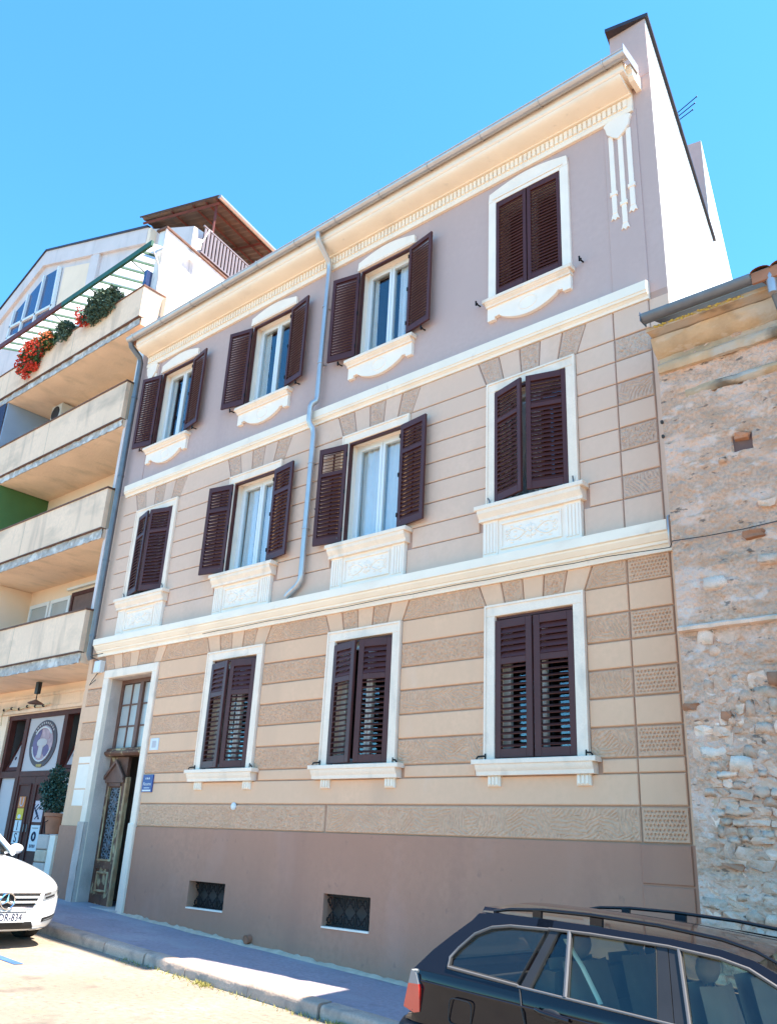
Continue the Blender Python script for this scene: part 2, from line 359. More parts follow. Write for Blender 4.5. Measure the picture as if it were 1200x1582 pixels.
gh = [(c-OW, c+OW, 2.79, 4.46) for c in BAYS[1:]]; DOOR = (-8.91, -7.57, 0, 4.45)
fh = [(c-OW, c+OW, 5.93, 7.555) for c in BAYS]; sh = [(c-OW, c+OW, 9.13, 10.735) for c in BAYS]
BW = [(-5.87, -5.05, .885, 1.24), (-3.11, -2.32, .86, 1.24)]
part('wall', wall_mesh(XL, XR, 1.9, 5.0, 0, gh+[(DOOR[0], DOOR[1], 1.9, 4.45)]), 'joint_ground', H)
part('wall', wall_mesh(XL, XR, 5.0, 8.2, 0, fh), 'joint_first', H)
for a_, b_, z0_, z1_, m_ in ((1.705, XR, 1.95, 4.885, 'ground'), (XL, -9.63, 3.38, 4.885, 'ground'), (XL, -9.08, 1.935, 3.38, 'ground'), (1.675, XR, 5.235, 8.10, 'first'), (XL, -9.43, 5.0, 8.2, 'first'), (XL, -9.43, 4.885, 5.0, 'ground')): part('plain_strip', MB().box(a_, b_, -.006, 0, z0_, z1_), 'paint_%s_floor' % m_, H)
part('wall', wall_mesh(XL, XR, 8.2, 11.9, 0, sh), 'paint_second_floor', H)
m = wall_mesh(-7.425, XR, -.3, 1.95, -.03, BW)
for h in BW: reveal(m, h, -.03, .16)
m.add([(-7.425, -.03, 1.95), (XR, -.03, 1.95), (XR, .01, 1.95), (-7.425, .01, 1.95)], [(0, 1, 2, 3)])
part('plinth', m, 'plinth_paint', H)
part('plinth', MB().box(XL, -9.075, -.03, .05, -.2, 1.93), 'plinth_paint', H)
part('plinth', MB().cbox(1.19, 1.70, -.045, -.028, 1.595, 1.945, .006), 'plinth_paint', H)
part('plinth', MB().cbox(1.19, 1.70, -.045, -.028, .1, 1.575, .006), 'plinth_paint', H)
# ---- rustication blocks
def qb(q, depth=.024, ch=.009):
    cx = sum(p[0] for p in q)/4; cz = sum(p[1] for p in q)/4
    def ins(p):
        return (p[0]-math.copysign(ch, p[0]-cx), p[1]-math.copysign(ch, p[1]-cz))
    vs = [(x, 0, z) for x, z in q]+[(x, -depth+ch*.8, z) for x, z in q]+[(ins(p)[0], -depth, ins(p)[1]) for p in q]
    return MB().add(vs, [(i, (i+1) % 4, 4+(i+1) % 4, 4+i) for i in range(4)]+[(4+i, 4+(i+1) % 4, 8+(i+1) % 4, 8+i) for i in range(4)]+[(8, 9, 10, 11)])
def rb(q, kind, depth=.022, step=.017, mar=.016):
    """hammered block: relief cut into the face as geometry"""
    W = math.dist(q[0], q[1]); Hh = math.dist(q[1], q[2]); nu = max(8, int(W/step)); nv = max(8, int(Hh/step)); ph = random.uniform(0, 90); an = random.uniform(0, 3)
    def rel(x, z):
        if kind == 'worm':
            cxx = math.floor((x+.10*N3(x*4+ph, 2, z*5))/.19); czz = math.floor((z+.08*N3(x*5, ph, z*4))/.17)
            a = 3.14*(.5+.9*N3(cxx*3.7+ph, czz*5.3, 1.5)); s = math.sin((x*math.cos(a)+z*math.sin(a))*2*math.pi/.039+4.5*N3(x*7+ph, 3, z*7)); return .0055*s+.006*N3(x*40+ph, 1, z*40)
        if kind == 'stipple': return .017*N3(x*62+ph, 7, z*40)+.008*N3(x*28, ph, z*28)
        if kind == 'pit':
            p = .040; pz = .042; row = math.floor(z/pz); xx = x-(p*.5 if row % 2 else 0); dx = (xx/p-math.floor(xx/p)-.5)*p; dz = (z/pz-row-.5)*pz
            jx = .005*N3(math.floor(xx/p)*7.1, row*3.3, 0); jz = .005*N3(math.floor(xx/p)*5.1, row*9.3, 4); d = math.hypot(dx+jx, dz+jz); return -.015 if d < .008 else (.0 if d > .014 else -.015*(.014-d)/.006)
        return 0
    m = MB()
    def f(u, v):
        x = (q[0][0]*(1-u)+q[1][0]*u)*(1-v)+(q[3][0]*(1-u)+q[2][0]*u)*v; z = (q[0][1]*(1-u)+q[1][1]*u)*(1-v)+(q[3][1]*(1-u)+q[2][1]*u)*v
        e = min(u*W, (1-u)*W, v*Hh, (1-v)*Hh)
        if e < 1e-6: return (x, 0 if e < -1 else -.010, z)
        k = max(0, min(1, (e-mar)/.012)); return (x, -depth-rel(x, z)*k, z)
    m.grid(f, nu, nv)
    vs = [(x, 0, z) for x, z in q]+[(x, -.010, z) for x, z in q]
    m.add(vs, [(i, (i+1) % 4, 4+(i+1) % 4, 4+i) for i in range(4)])
    return m
def rect(x0, x1, z0, z1, g=.009): return [(x0+g, z0+g), (x1-g, z0+g), (x1-g, z1-g), (x0+g, z1-g)]
random.seed(3)
GR = [(4.30, 4.61, 0), (3.99, 4.30, 1), (3.69, 3.99, 0), (3.385, 3.69, 1), (3.085, 3.385, 0), (2.765, 3.085, 1)]
WS = .672
segs = [(DOOR[1]+.145, BAYS[1]-WS), (BAYS[1]+WS, BAYS[2]-WS), (BAYS[2]+WS, BAYS[3]-WS), (BAYS[3]+WS, 1.20)]
def put(q, kind, floor):
    if kind == 0: part('rustication_block', qb(q), 'paint_%s_floor' % floor, H)
    else: part('hammered_block', rb(q, kind, step=.0078 if kind == 'pit' else .0115, mar=.022 if kind == 'pit' else .014), 'rough_%s_floor' % floor, H)
for z0, z1, r in GR:
    for i, (a, b) in enumerate(segs): put(rect(a, b, z0, z1), (random.choice(['worm', 'worm', 'stipple']) if r else 0), 'ground')
    put(rect(1.20, 1.70, z0, z1), 'pit' if r else 0, 'ground')
    if z0 > 3.2: put(rect(-9.62, -9.075, z0, z1), 'stipple' if r else 0, 'ground')
for z0, z1, r in ((2.3, 2.617, 0),):
    put(rect(DOOR[1]+.145, 1.2, z0, z1), 0, 'ground'); put(rect(1.2, 1.70, z0, z1), 0, 'ground')
put(rect(1.2, 1.70, 1.955, 2.3), 'pit', 'ground')
put(rect(DOOR[1]+.145, -3.2, 1.955, 2.3), 'stipple', 'ground'); put(rect(-3.182, 1.2, 1.955, 2.3), 'worm', 'ground')
ts = [(DOOR[1]+.145, BAYS[1]-.8), (BAYS[1]+.8, BAYS[2]-.8), (BAYS[2]+.8, BAYS[3]-.8), (BAYS[3]+.8, 1.2), (1.2, 1.70)]
for a, b in ts: put(rect(a, b, 2.617, 2.765, .007), 0, 'ground')
def vouss(cx, bots, tops, z0, z1, pat, floor):
    g = .008
    for i in range(len(bots)-1):
        put([(cx+bots[i]+g, z0), (cx+bots[i+1]-g, z0), (cx+tops[i+1]-g, z1), (cx+tops[i]+g, z1)], pat[i], floor)
P5 = [0, 'stipple', 0, 'stipple', 0]
gb, gt = [-.67, -.40, -.13, .13, .40, .67], [-.78, -.46, -.15, .15, .46, .78]
for c in BAYS[1:]: vouss(c, gb, gt, 4.612, 4.89, P5, 'ground')
vouss(-8.24, [-.84, -.58, -.32, -.10, .13, .38, .62, .84], [-.97, -.68, -.40, -.13, .15, .43, .70, .96], 4.612, 4.89, ['stipple', 0, 'stipple', 0, 'stipple', 'stipple', 0], 'ground')
for a, b, a2, b2 in ((BAYS[1]+.67, BAYS[2]-.67, BAYS[1]+.78, BAYS[2]-.78), (BAYS[2]+.67, BAYS[3]-.67, BAYS[2]+.78, BAYS[3]-.78), (-7.40, BAYS[1]-.67, -7.28, BAYS[1]-.78), (.67, 1.2, .78, 1.2)):
    put([(a+.009, 4.615), (b-.009, 4.615), (b2-.009, 4.89), (a2+.009, 4.89)], 'worm', 'ground')
put(rect(1.2, 1.70, 4.606, 4.895), 'pit', 'ground')
# first floor
FR = [7.71, 7.40, 7.10, 6.80, 6.50, 6.20, 5.89, 5.60, 5.235]
fsegs = [(-9.42, BAYS[0]-.664), (BAYS[0]+.664, BAYS[1]-.664), (BAYS[1]+.664, BAYS[2]-.664), (BAYS[2]+.664, BAYS[3]-.664), (.664, 1.2)]
for i in range(len(FR)-1):
    for a, b in fsegs:
        z0, z1 = FR[i+1], FR[i]; e = 0
        if z1 < 5.95: e = .115 if z0 > 5.5 else .035
        put(rect(a+(e if a > -9.4 else 0), b-(e if b < 1.1 else 0), z0, z1, .0065), 0, 'first')
    put(rect(1.2, 1.67, FR[i+1], FR[i]), ('worm' if i in (2, 6) else 'stipple') if i % 2 == 0 and i < 8 else 0, 'first')
fb, ft = [-.69, -.41, -.135, .135, .41, .69], [-.83, -.49, -.16, .16, .49, .83]
for k, c in enumerate(BAYS): vouss(c, fb, ft, 7.715, 8.10, ['stipple', 0, 'stipple', 0, 'stipple'], 'first')
prev = -9.42
for k in range(5):
    a, a2 = (prev, prev) if k == 0 else (BAYS[k-1]+.69, BAYS[k-1]+.83); b, b2 = (1.2, 1.2) if k == 4 else (BAYS[k]-.69, BAYS[k]-.83)
    put([(a+.007, 7.717), (b-.007, 7.717), (b2-.007, 8.10), (a2+.007, 8.10)], 0, 'first')
put(rect(1.2, 1.67, 7.71, 8.11), 0, 'first')
# second-floor corner pilasters (very low)
for a, b in ((1.215, 1.685), (-9.42, -8.98)): part('pilaster', MB().cbox(a, b, -.014, .001, 8.36, 11.14, .004), 'paint_second_floor', H)
# ---- string courses, cornice, gutter
pr1 = [(.0, 4.885), (-.05, 4.885), (-.055, 4.93), (-.075, 4.955), (-.095, 4.96), (-.10, 4.99), (-.115, 4.995), (-.16, 5.045), (-.165, 5.065), (-.19, 5.075), (-.19, 5.19), (-.03, 5.232), (0, 5.232)]
part('string_course', MB().profx(pr1, -9.42, 1.755), 'cream_moulding', H, 25)
pr2 = [(0, 8.105), (-.04, 8.105), (-.045, 8.14), (-.07, 8.165), (-.085, 8.17), (-.09, 8.20), (-.10, 8.205), (-.10, 8.335), (-.02, 8.362), (0, 8.362)]
part('string_course', MB().profx(pr2, -9.42, 1.685), 'cream_moulding', H, 25)
CX0, CX1 = -9.45, 1.655
part('cornice', MB().profx([(0, 11.10), (-.045, 11.10), (-.055, 11.15), (-.045, 11.17), (-.04, 11.19), (-.04, 11.355), (0, 11.355)], CX0, CX1), 'cream_moulding', H, 30)
cov = [(0, 11.355), (-.085, 11.355), (-.09, 11.375)]+[(-.09-.27*math.sin(t*math.pi/2/8)**1.0, 11.375+.10*(1-math.cos(t*math.pi/2/8))) for t in range(1, 9)]+[(-.36, 11.48), (-.05, 11.60), (0, 11.60)]
part('cornice_cove', MB().profx(cov, CX0, CX1-.0), 'cream_moulding', H, 30)
part('fascia', MB().profx([(-.02, 11.485), (-.365, 11.483), (-.385, 11.50), (-.385, 11.665), (-.02, 11.665)], CX0, CX1+.055), 'white_moulding', H)
part('cornice_return', MB().profx([(0, 11.40), (-.20, 11.42), (-.25, 11.46), (-.25, 11.52), (-.30, 11.55), (-.30, 11.62), (0, 11.62)], CX1+.056, CX1+.13), 'cream_moulding', H)
dm = MB().cbox(0, .050, -.066, -.041, 11.205, 11.335, .004).mesh('dentil')
n = int((CX1-CX0-.06)/.0745)
for i in range(n): link('dentil', dm, 'cream_moulding', H, True, loc=(CX0+.03+i*.0745, 0, 0))
gp = [(-.47+.072*math.cos(math.pi+math.pi*t/12), 11.655+.072*math.sin(math.pi+math.pi*t/12)) for t in range(13)]
gp2 = [(-.47+.064*math.cos(math.pi+math.pi*t/12), 11.656+.064*math.sin(math.pi+math.pi*t/12)) for t in range(12, -1, -1)]
gut = part('gutter', MB().profx(gp+gp2, -9.62, 1.80), 'zinc', H, 35)
part('eaves_sun_blocker', MB().box(-9.62, 1.80, -.44, -.30, 11.705, 11.712), 'zinc_old', H)  # unseen sheet added to stop sun leaking between gutter and fascia
part('gutter_bead', MB().tube([(-9.62, -.543, 11.662), (1.80, -.543, 11.662)], .011, 8), 'zinc', H, 60)
part('gutter_cap', MB().prism([(1.80, 11.58), (1.806, 11.58), (1.806, 11.74), (1.80, 11.74)], -.55, -.10), 'zinc', H)
bkm = MB().tube([(0, -.39, 11.62)]+[(0, -.47+.079*math.cos(math.pi*2-math.pi*t/8), 11.655+.079*math.sin(math.pi*2-math.pi*t/8)) for t in range(9)]+[(0, -.555, 11.68)], .008, 6).mesh('gutter_bracket', 60)
for i in range(12): link('gutter_bracket', bkm, 'zinc', H, True, loc=(-9.4+i*.99, 0, 0))
# roof slab, parapet fire wall with white plaster skin, stair head volume behind
rp = [(-.425, 11.672), (-.425, 11.70), (6.0, 13.9), (12.0, 12.0), (12.0, 11.4), (0.02, 11.66)]
m = MB(); nR = len(rp); vs = []
for k, xx in enumerate((XL+.02, 1.40)):
    for y, z in rp: vs.append((xx-math.tan(SK)*max(0, y), y, z))
m.add(vs, [tuple(range(nR)), tuple(range(2*nR-1, nR-1, -1))]+[(i, (i+1) % nR, nR+(i+1) % nR, nR+i) for i in range(nR)])
part('roof', m, 'roof_tile', H)
def skew(s, q, z, x0=XR, y0=0.0): return (x0+DV[0]*s+NV[0]*q, y0+DV[1]*s+NV[1]*q, z)
def skewprism(poly, q0, q1, x0=XR, y0=0.0):
    m = MB(); n = len(poly); m.add([skew(s, q0, z, x0, y0) for s, z in poly]+[skew(s, q1, z, x0, y0) for s, z in poly], [tuple(range(n)), tuple(range(2*n-1, n-1, -1))]+[(i, (i+1) % n, n+(i+1) % n, n+i) for i in range(n)]); return m
m = MB(); e = .50
fw = [(.0, -.2), (.0, 12.64), (5.1, 12.75), (5.1, 15.0), (8.1, 13.80), (12, 12.2), (12, -.2)]
m = skewprism(fw, -.012, -.5)
for i, v in enumerate(m.v):     # front end follows the street line, just behind the facade skin
    if v[1] < .3: m.v[i] = (v[0] if i < 7 else 1.375, .004 if v[2] < 11.9 else 0.0, v[2])
part('fire_wall', m, 'paint_second_floor', H)
part('front_parapet', MB().box(1.375, 1.905, -.004, .02, 11.64, 12.64), 'paint_second_floor', H)
wsk = skewprism([(.012, -.2), (.012, 12.64), (5.1, 12.75), (5.09, 15.0), (8.1, 13.80), (12, 12.2), (12, -.2)], -.011, .0)
part('plaster_skin', wsk, 'white_plaster', H)
part('coping_strip', skewprism([(-.03, 12.64), (-.03, 12.70), (5.35, 12.815), (5.35, 12.755)], -.55, .045), 'dark_flashing', H)
part('rear_wall', MB().box(-12.2, -.7, 11.9, 12.0, 0, 12.2), 'white_plaster', H)
# ---- downpipes
part('downpipe', MB().tube([(-3.89, -.47, 11.60), (-3.89, -.47, 11.50), (-3.89, -.44, 11.44), (-3.92, -.16, 11.22), (-3.93, -.115, 11.14), (-3.93, -.11, 11.0), (-3.95, -.11, 8.56), (-3.96, -.115, 8.50), (-4.0, -.16, 8.45), (-4.03, -.17, 8.39), (-4.03, -.17, 8.15), (-4.02, -.15, 8.08), (-3.98, -.11, 8.0), (-3.97, -.10, 7.9), (-3.97, -.10, 5.56), (-3.98, -.10, 5.47), (-4.04, -.10, 5.40), (-4.22, -.10, 5.30), (-4.26, -.10, 5.26)], .047, 12), 'zinc', H, 60)
part('downpipe', MB().tube([(-9.60, -.42, 11.60), (-9.60, -.40, 11.52), (-9.60, -.16, 11.36), (-9.60, -.12, 11.25), (-9.60, -.12, 4.95), (-9.60, -.08, 4.85)], .058, 12), 'zinc_old', H, 60)
clm = MB().tube([(0, 0, -.012), (0, 0, .012)], .056, 12).box(-.01, .01, 0, .11, -.01, .01).mesh('pipe_clamp', 40)
for z in (10.3, 9.2, 7.4, 6.3): link('pipe_clamp', clm, 'zinc', H, True, loc=(-3.945 if z > 8.2 else -3.97, -.11 if z > 8.2 else -.10, z))
clm2 = MB().tube([(0, 0, -.014), (0, 0, .014)], .067, 12).mesh('pipe_clamp', 40)
for z in (10.4, 8.6, 6.8, 5.3): link('pipe_clamp', clm2, 'zinc_old', H, True, loc=(-9.60, -.12, z))
part('fallen_pipe_stub', MB().tube([(-4.43, -.10, G(-4.43)+.07), (-4.43, .02, G(-4.43)+.09)], .055, 12, caps=False).tube([(-4.43, -.098, G(-4.43)+.07), (-4.43, .02, G(-4.43)+.09)], .048, 12), 'terracotta', H, 60)

# ---- windows
def surround(c, hw, z0, z1, t, inner):
    m = MB()
    m.cbox(c-hw, c-inner, -.05, .0, z0, z1-t, .006).cbox(c+inner, c+hw, -.05, .0, z0, z1-t, .006).cbox(c-hw, c+hw, -.05, .0, z1-t, z1, .006)
    m.box(c-hw-.014, c-hw+.012, -.062, .0, z0, z1+.014).box(c+hw-.012, c+hw+.014, -.062, .0, z0, z1+.014).box(c-hw+.012, c+hw-.012, -.062, .0, z1-.012, z1+.014)
    return m
wf_cache = {}
def casement(c, z0, z1, curtain=None, parent=H, y=.15, hw=OW):
    """white casement with two sashes; parts: window > pane, sash, curtain"""
    t = .045; W = hw
    m = MB().box(c-W, c-W+t, y, y+.07, z0, z1).box(c+W-t, c+W, y, y+.07, z0, z1).box(c-W+t, c+W-t, y, y+.07, z1-t, z1).box(c-W+t, c+W-t, y, y+.07, z0, z0+t)
    win = part('window', m, 'window_white', parent)
    for s in (-1, 1):
        a, b = (c-W+t+.004, c-.004) if s < 0 else (c+.004, c+W-t-.004); k = .052; sz0, sz1 = z0+t+.004, z1-t-.004
        sm = MB().cbox(a, a+k, y-.012, y+.05, sz0, sz1, .006).cbox(b-k, b, y-.012, y+.05, sz0, sz1, .006).cbox(a+k, b-k, y-.012, y+.05, sz1-k, sz1, .006).cbox(a+k, b-k, y-.012, y+.05, sz0, sz0+k, .006)
        sub('sash', sm, 'window_white', win); sub('pane', MB().box(a+k, b-k, y+.02, y+.026, sz0+k, sz1-k), 'window_glass', win)
    if curtain:
        for a, b in curtain:
            cm = MB(); ph = random.uniform(0, 6)
            cm.grid(lambda u, v: (c+a+(b-a)*u, y+.085+.022*math.sin(u*(b-a)*55+ph+.6*v)*(.5+.5*v)+.01*math.sin(u*23), z0+.03+(z1-z0-.1)*(1-v)), 40, 6)
            sub('curtain', cm, 'curtain', win, 60)
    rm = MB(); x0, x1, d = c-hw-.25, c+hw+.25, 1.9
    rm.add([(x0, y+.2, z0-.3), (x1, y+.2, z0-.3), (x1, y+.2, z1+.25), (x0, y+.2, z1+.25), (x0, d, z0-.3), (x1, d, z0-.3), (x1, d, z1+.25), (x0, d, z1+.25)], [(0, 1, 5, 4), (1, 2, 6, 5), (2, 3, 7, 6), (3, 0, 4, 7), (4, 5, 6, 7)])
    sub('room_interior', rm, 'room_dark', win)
    lm = MB(); e = .003
    lm.box(c-hw-.25, c-hw, e, y+.2, z0, z1).box(c+hw, c+hw+.25, e, y+.2, z0, z1).box(c-hw-.25, c+hw+.25, e, y+.2, z1, z1+.25).box(c-hw-.25, c+hw+.25, e, y+.2, z0-.2, z0)
    part('reveal', lm, 'white_moulding', parent); return win
slat_cache = {}
def leaf(c, side, z0, h, ang, sections, hinge_y=-.012, w=.523, rod=False, individual=False, st=.062):
    """one shutter leaf; origin on its hinge. sections: (z0,z1,n,tilt)"""
    s = 1 if side < 0 else -1; T = .036
    m = MB()
    def bx(a, b, y0, y1, c0, c1): m.cbox(min(a*s, b*s), max(a*s, b*s), y0, y1, c0, c1, .004)
    bx(.004, st, -T, 0, .0, h); bx(w-st, w, -T, 0, .0, h)
    zs = sorted({0.0, *[q[0] for q in sections]})
    edges = [(0, sections[0][0])]+[(sections[i][1], sections[i+1][0]) for i in range(len(sections)-1)]+[(sections[-1][1], h)]
    for a, b in edges: bx(st, w-st, -T, 0, a, b)
    if rod: bx(w*.5-.012, w*.5+.012, -T-.012, -T+.004, .12, h-.12)
    lf = link('shutter', m.mesh('shutter'), 'shutter_paint', H, True, loc=(c+side*OW, hinge_y, z0), rot=(0, 0, -R(ang)*s))
    sw = w-2*st
    allm = MB()
    for (a, b, n, tilt) in sections:
        p = (b-a)/n; d = max(.046, p*(1.0 if tilt == 66 else 1.17)) if abs(tilt) > 60 else .046
        key = (round(sw, 3), round(d, 3), s)
        if key not in slat_cache: slat_cache[key] = MB().box(min(st*s, (w-st)*s)+.001, max(st*s, (w-st)*s)-.001, -d/2, d/2, -.0045, .0045).mesh('slat')
        for i in range(n):
            zc = a+p*(i+.5)
            if individual: link('slat', slat_cache[key], 'shutter_paint', lf, False, loc=(0, -T/2, zc), rot=(R(tilt), 0, 0))
            else:
                ct, sn = math.cos(R(tilt)), math.sin(R(tilt)); x0, x1 = min(st*s, (w-st)*s)+.001, max(st*s, (w-st)*s)-.001
                vs = []
                for zz in (-.0045, .0045):
                    for yy in (-d/2, d/2):
                        for xx in (x0, x1): vs.append((xx, -T/2+yy*ct-zz*sn, zc+yy*sn+zz*ct))
                allm.add(vs, [(0, 2, 3, 1), (4, 5, 7, 6), (0, 1, 5, 4), (2, 6, 7, 3), (0, 4, 6, 2), (1, 3, 7, 5)])
    if not individual: link('slats', allm.mesh('slats'), 'shutter_paint', lf, False, kind='stuff')
    if 'hinge' not in slat_cache: slat_cache['hinge'] = MB().tube([(0, .004, -.03), (0, .004, .03)], .011, 6).mesh('hinge')
    for zz in (.18, h*.5, h-.18): link('hinge', slat_cache['hinge'], 'iron', lf, False, loc=(0, 0, zz))
    return lf
def shutter_frame(c, z0, z1, y0=-.03, y1=.03, t=.028):
    m = MB().box(c-OW, c-OW+t, y0, y1, z0, z1).box(c+OW-t, c+OW, y0, y1, z0, z1).box(c-OW+t, c+OW-t, y0, y1, z1-t, z1); part('shutter_frame', m, 'shutter_paint', H)
# ground floor
GS = lambda h: [(.10, h*.665, 14, 36), (h*.665+.075, h-.10, 5, 66)]
gang = {1: (11, 8), 2: (13, 9), 3: (2.5, 1.5)}
for k in (1, 2, 3):
    c = BAYS[k]
    part('window_surround', surround(c, .658, 2.79, 4.595, .128, OW), 'stone_surround', H)
    part('sill', MB().cbox(c-.79, c+.79, -.145, .05, 2.735, 2.79, .006).profx([(0, 2.617), (-.095, 2.617), (-.10, 2.66), (-.115, 2.68), (-.13, 2.72), (-.13, 2.735), (0, 2.735)], c-.745, c+.745), 'stone_surround', H, 30)
    for x in (c-.53, c+.60):
        cm = MB().cbox(x-.085, x+.085, -.06, 0, 2.50, 2.617, .012)
        for i in (-1, 0, 1): cm.cbox(x+i*.048-.016, x+i*.048+.016, -.075, -.058, 2.515, 2.605, .006)
        part('corbel', cm, 'cream_moulding', H)
    casement(c, 2.79, 4.46, curtain=[(-.4, -.2)] if k == 1 else None)
    shutter_frame(c, 2.79, 4.46, -.002, .04)
    h = 1.60
    for s, a in zip((-1, 1), gang[k]): leaf(c, s, 2.81, h, a, GS(h), hinge_y=.0 if k == 3 else -.015, individual=True, st=.085)
    for s in (-1, 1): part('shutter_hook', MB().tube([(c+s*.645, -.06, 2.80), (c+s*.645, -.06, 2.86)], .010, 6).tube([(c+s*.645, -.06, 2.835), (c+s*.72, -.10, 2.825), (c+s*.74, -.10, 2.80)], .010, 6), 'iron', H)
# first floor
fang = {0: (16, 15), 1: (168, 172), 2: (171, 172), 3: (17, 15)}
orn = MB()
for k in range(8):
    a = k*math.pi/4; orn.ell((.055*math.cos(a), 0, .055*math.sin(a)), (.014+.034*abs(math.cos(a)), .016, .014+.034*abs(math.sin(a))), 8, 5)
orn.ell((0, -.004, 0), (.022, .022, .022), 8, 5)
for sx in (-1, 1):
    for sz in (-1, 1):
        path = []
        for t in range(22):
            u = t/21; path.append((sx*(.09+.235*u), 0, sz*(.015+.06*math.sin(u*2.6))))
        for t in range(1, 16):
            q = t/15*2*math.pi*1.15; rr = .040*(1-t/19); path.append((sx*(.325+math.sin(q)*rr), 0, sz*(.045-.0+math.cos(q)*rr-.008)))
        orn.tube(path, [.012*(1-.5*i/len(path)) for i in range(len(path))], 6)
        for (lx, lz, ang) in ((.15, .09, .5), (.22, .03, -.5), (.27, .105, .3)): orn.ell((sx*lx, 0, sz*lz), (.026, .012, .012), 8, 4)
ornm = orn.mesh('ornament', 60)
pend = MB().ell((0, 0, 0), (.015, .015, .015))
for k, c in enumerate(BAYS):
    part('window_surround', surround(c, .65, 5.93, 7.685, .128, OW), 'stone_surround', H)
    part('sill', MB().cbox(c-.775, c+.775, -.17, .05, 5.845, 5.905, .008).profx([(0, 5.70), (-.105, 5.70), (-.105, 5.74), (-.12, 5.76), (-.15, 5.80), (-.155, 5.845), (0, 5.845)], c-.735, c+.735), 'stone_surround', H, 30)
    ap = MB().box(c-.47, c+.47, -.055, 0, 5.235, 5.70)
    for s in (-1, 1):
        x0, x1 = (c-.69, c-.47) if s < 0 else (c+.47, c+.69); ap.box(x0, x1, -.07, 0, 5.235, 5.70)
        for i in range(4): ap.cbox(x0+.022+i*.047, x0+.022+i*.047+.03, -.084, -.068, 5.27, 5.665, .005)
    apo = part('apron', ap, 'white_moulding', H)
    pf = MB()
    for (a, b, z0, z1) in ((-.43, .43, 5.62, 5.645), (-.43, .43, 5.295, 5.32), (-.43, -.405, 5.32, 5.62), (.405, .43, 5.32, 5.62)): pf.cbox(c+a, c+b, -.078, -.054, z0, z1, .006)
    sub('panel_frame', pf, 'white_moulding', apo)
    link('ornament', ornm, 'white_moulding', apo, False, loc=(c, -.056, 5.47))
    cur = {0: [(-.45, -.1)], 1: [(-.45, -.16), (.05, .45)], 2: [(-.45, -.03), (.02, .46)], 3: [(-.45, .0)]}.get(k)
    casement(c, 5.93, 7.555, cur); shutter_frame(c, 5.93, 7.555)
    h = 1.585; ind = k in (2, 3)
    for s, a in zip((-1, 1), fang[k]):
        opn = a > 90
        sg = -1 if opn else 1; SC = [(.10, h*.70, 16, 60.5*sg), (h*.70+.06, h-.09, 6, 60.5*sg if not (k == 2 and s < 0) else -25)]
        leaf(c, s, 5.95, h, a, SC, hinge_y=-.075 if opn else -.02, rod=opn, individual=ind, st=.065)
    for s in (-1, 1): part('shutter_hook', MB().tube([(c+s*.60, -.06, 5.93), (c+s*.60, -.065, 5.99), (c+s*.61, -.09, 6.02)], .009, 6), 'zinc_old', H)
    if fang[k][0] > 90: part('shutter_hook', MB().tube([(c-1.04, -.02, 6.55), (c-1.06, -.13, 6.55), (c-1.09, -.13, 6.57)], .009, 6), 'iron', H)
# second floor
for k, c in enumerate(BAYS):
    arch = [(-.615, 10.775)]+[(-.60+1.2*t/12, 10.93+.10*math.sin(math.pi*t/12)) for t in range(13)]+[(.615, 10.775)]
    if k < 3: part('window_head', MB().prism([(c+x, z) for x, z in arch], -.045, 0), 'white_moulding', H)
    else:
        m = MB().prism([(c+x*1.075, z+.01*0) for x, z in arch], -.04, 0).cbox(c-.66, c-OW, -.04, 0, 9.0, 10.775, .006).cbox(c+OW, c+.66, -.04, 0, 9.0, 10.775, .006)
        m.box(c-OW, c+OW, -.04, 0, 10.735, 10.775); part('window_surround', m, 'white_moulding', H)
    part('window_head_moulding', MB().box(c-.58, c+.58, -.052, -.046, 10.80, 10.83), 'white_moulding', H)
    part('sill', MB().cbox(c-.70, c+.70, -.135, .05, 8.975, 9.035, .008).profx([(0, 8.91), (-.08, 8.91), (-.085, 8.935), (-.115, 8.96), (-.12, 8.975), (0, 8.975)], c-.665, c+.665), 'stone_surround', H, 30)
    sp = [(-.655, 8.91), (-.655, 8.70), (-.54, 8.70), (-.535, 8.745), (-.49, 8.745)]+[(-.47+.94*t/16, 8.755-.165*math.sin(math.pi*t/16)**.75) for t in range(17)]+[(.49, 8.745), (.535, 8.745), (.54, 8.70), (.655, 8.70), (.655, 8.91)]
    apo = part('apron', MB().prism([(c+x, z) for x, z in sp], -.055, 0), 'white_moulding', H)
    sub('medallion', MB().tube([(c+.14*math.cos(t*math.pi/12), -.055, 8.765+.095*math.sin(t*math.pi/12)) for t in range(25)], .008, 6), 'white_moulding', apo)
    casement(c, 9.13, 10.735, [[(-.46, -.34), (.30, .46)], [(-.46, -.30)], [(-.46, -.36), (.10, .30)], None][k]); shutter_frame(c, 9.04, 10.735)
    h = 1.60
    for s in (-1, 1):
        a = 2 if k == 3 else (168 if s < 0 else 170)
        leaf(c, s, 9.10, h, a, [(.095, h-.075, 27, 62 if k == 3 else -62)], hinge_y=-.005 if k == 3 else -.07, st=.058)
    for s in (-1, 1):
        x = c+s*(.82 if k == 3 else .86); part('shutter_hook', MB().tube([(x, 0, 9.06), (x, -.10, 9.05)], .012, 6).tube([(x, -.10, 9.02), (x, -.105, 9.09)], .013, 6).tube([(x+.03, -.11, 9.035), (x, -.105, 9.05)], .012, 6), 'iron', H)
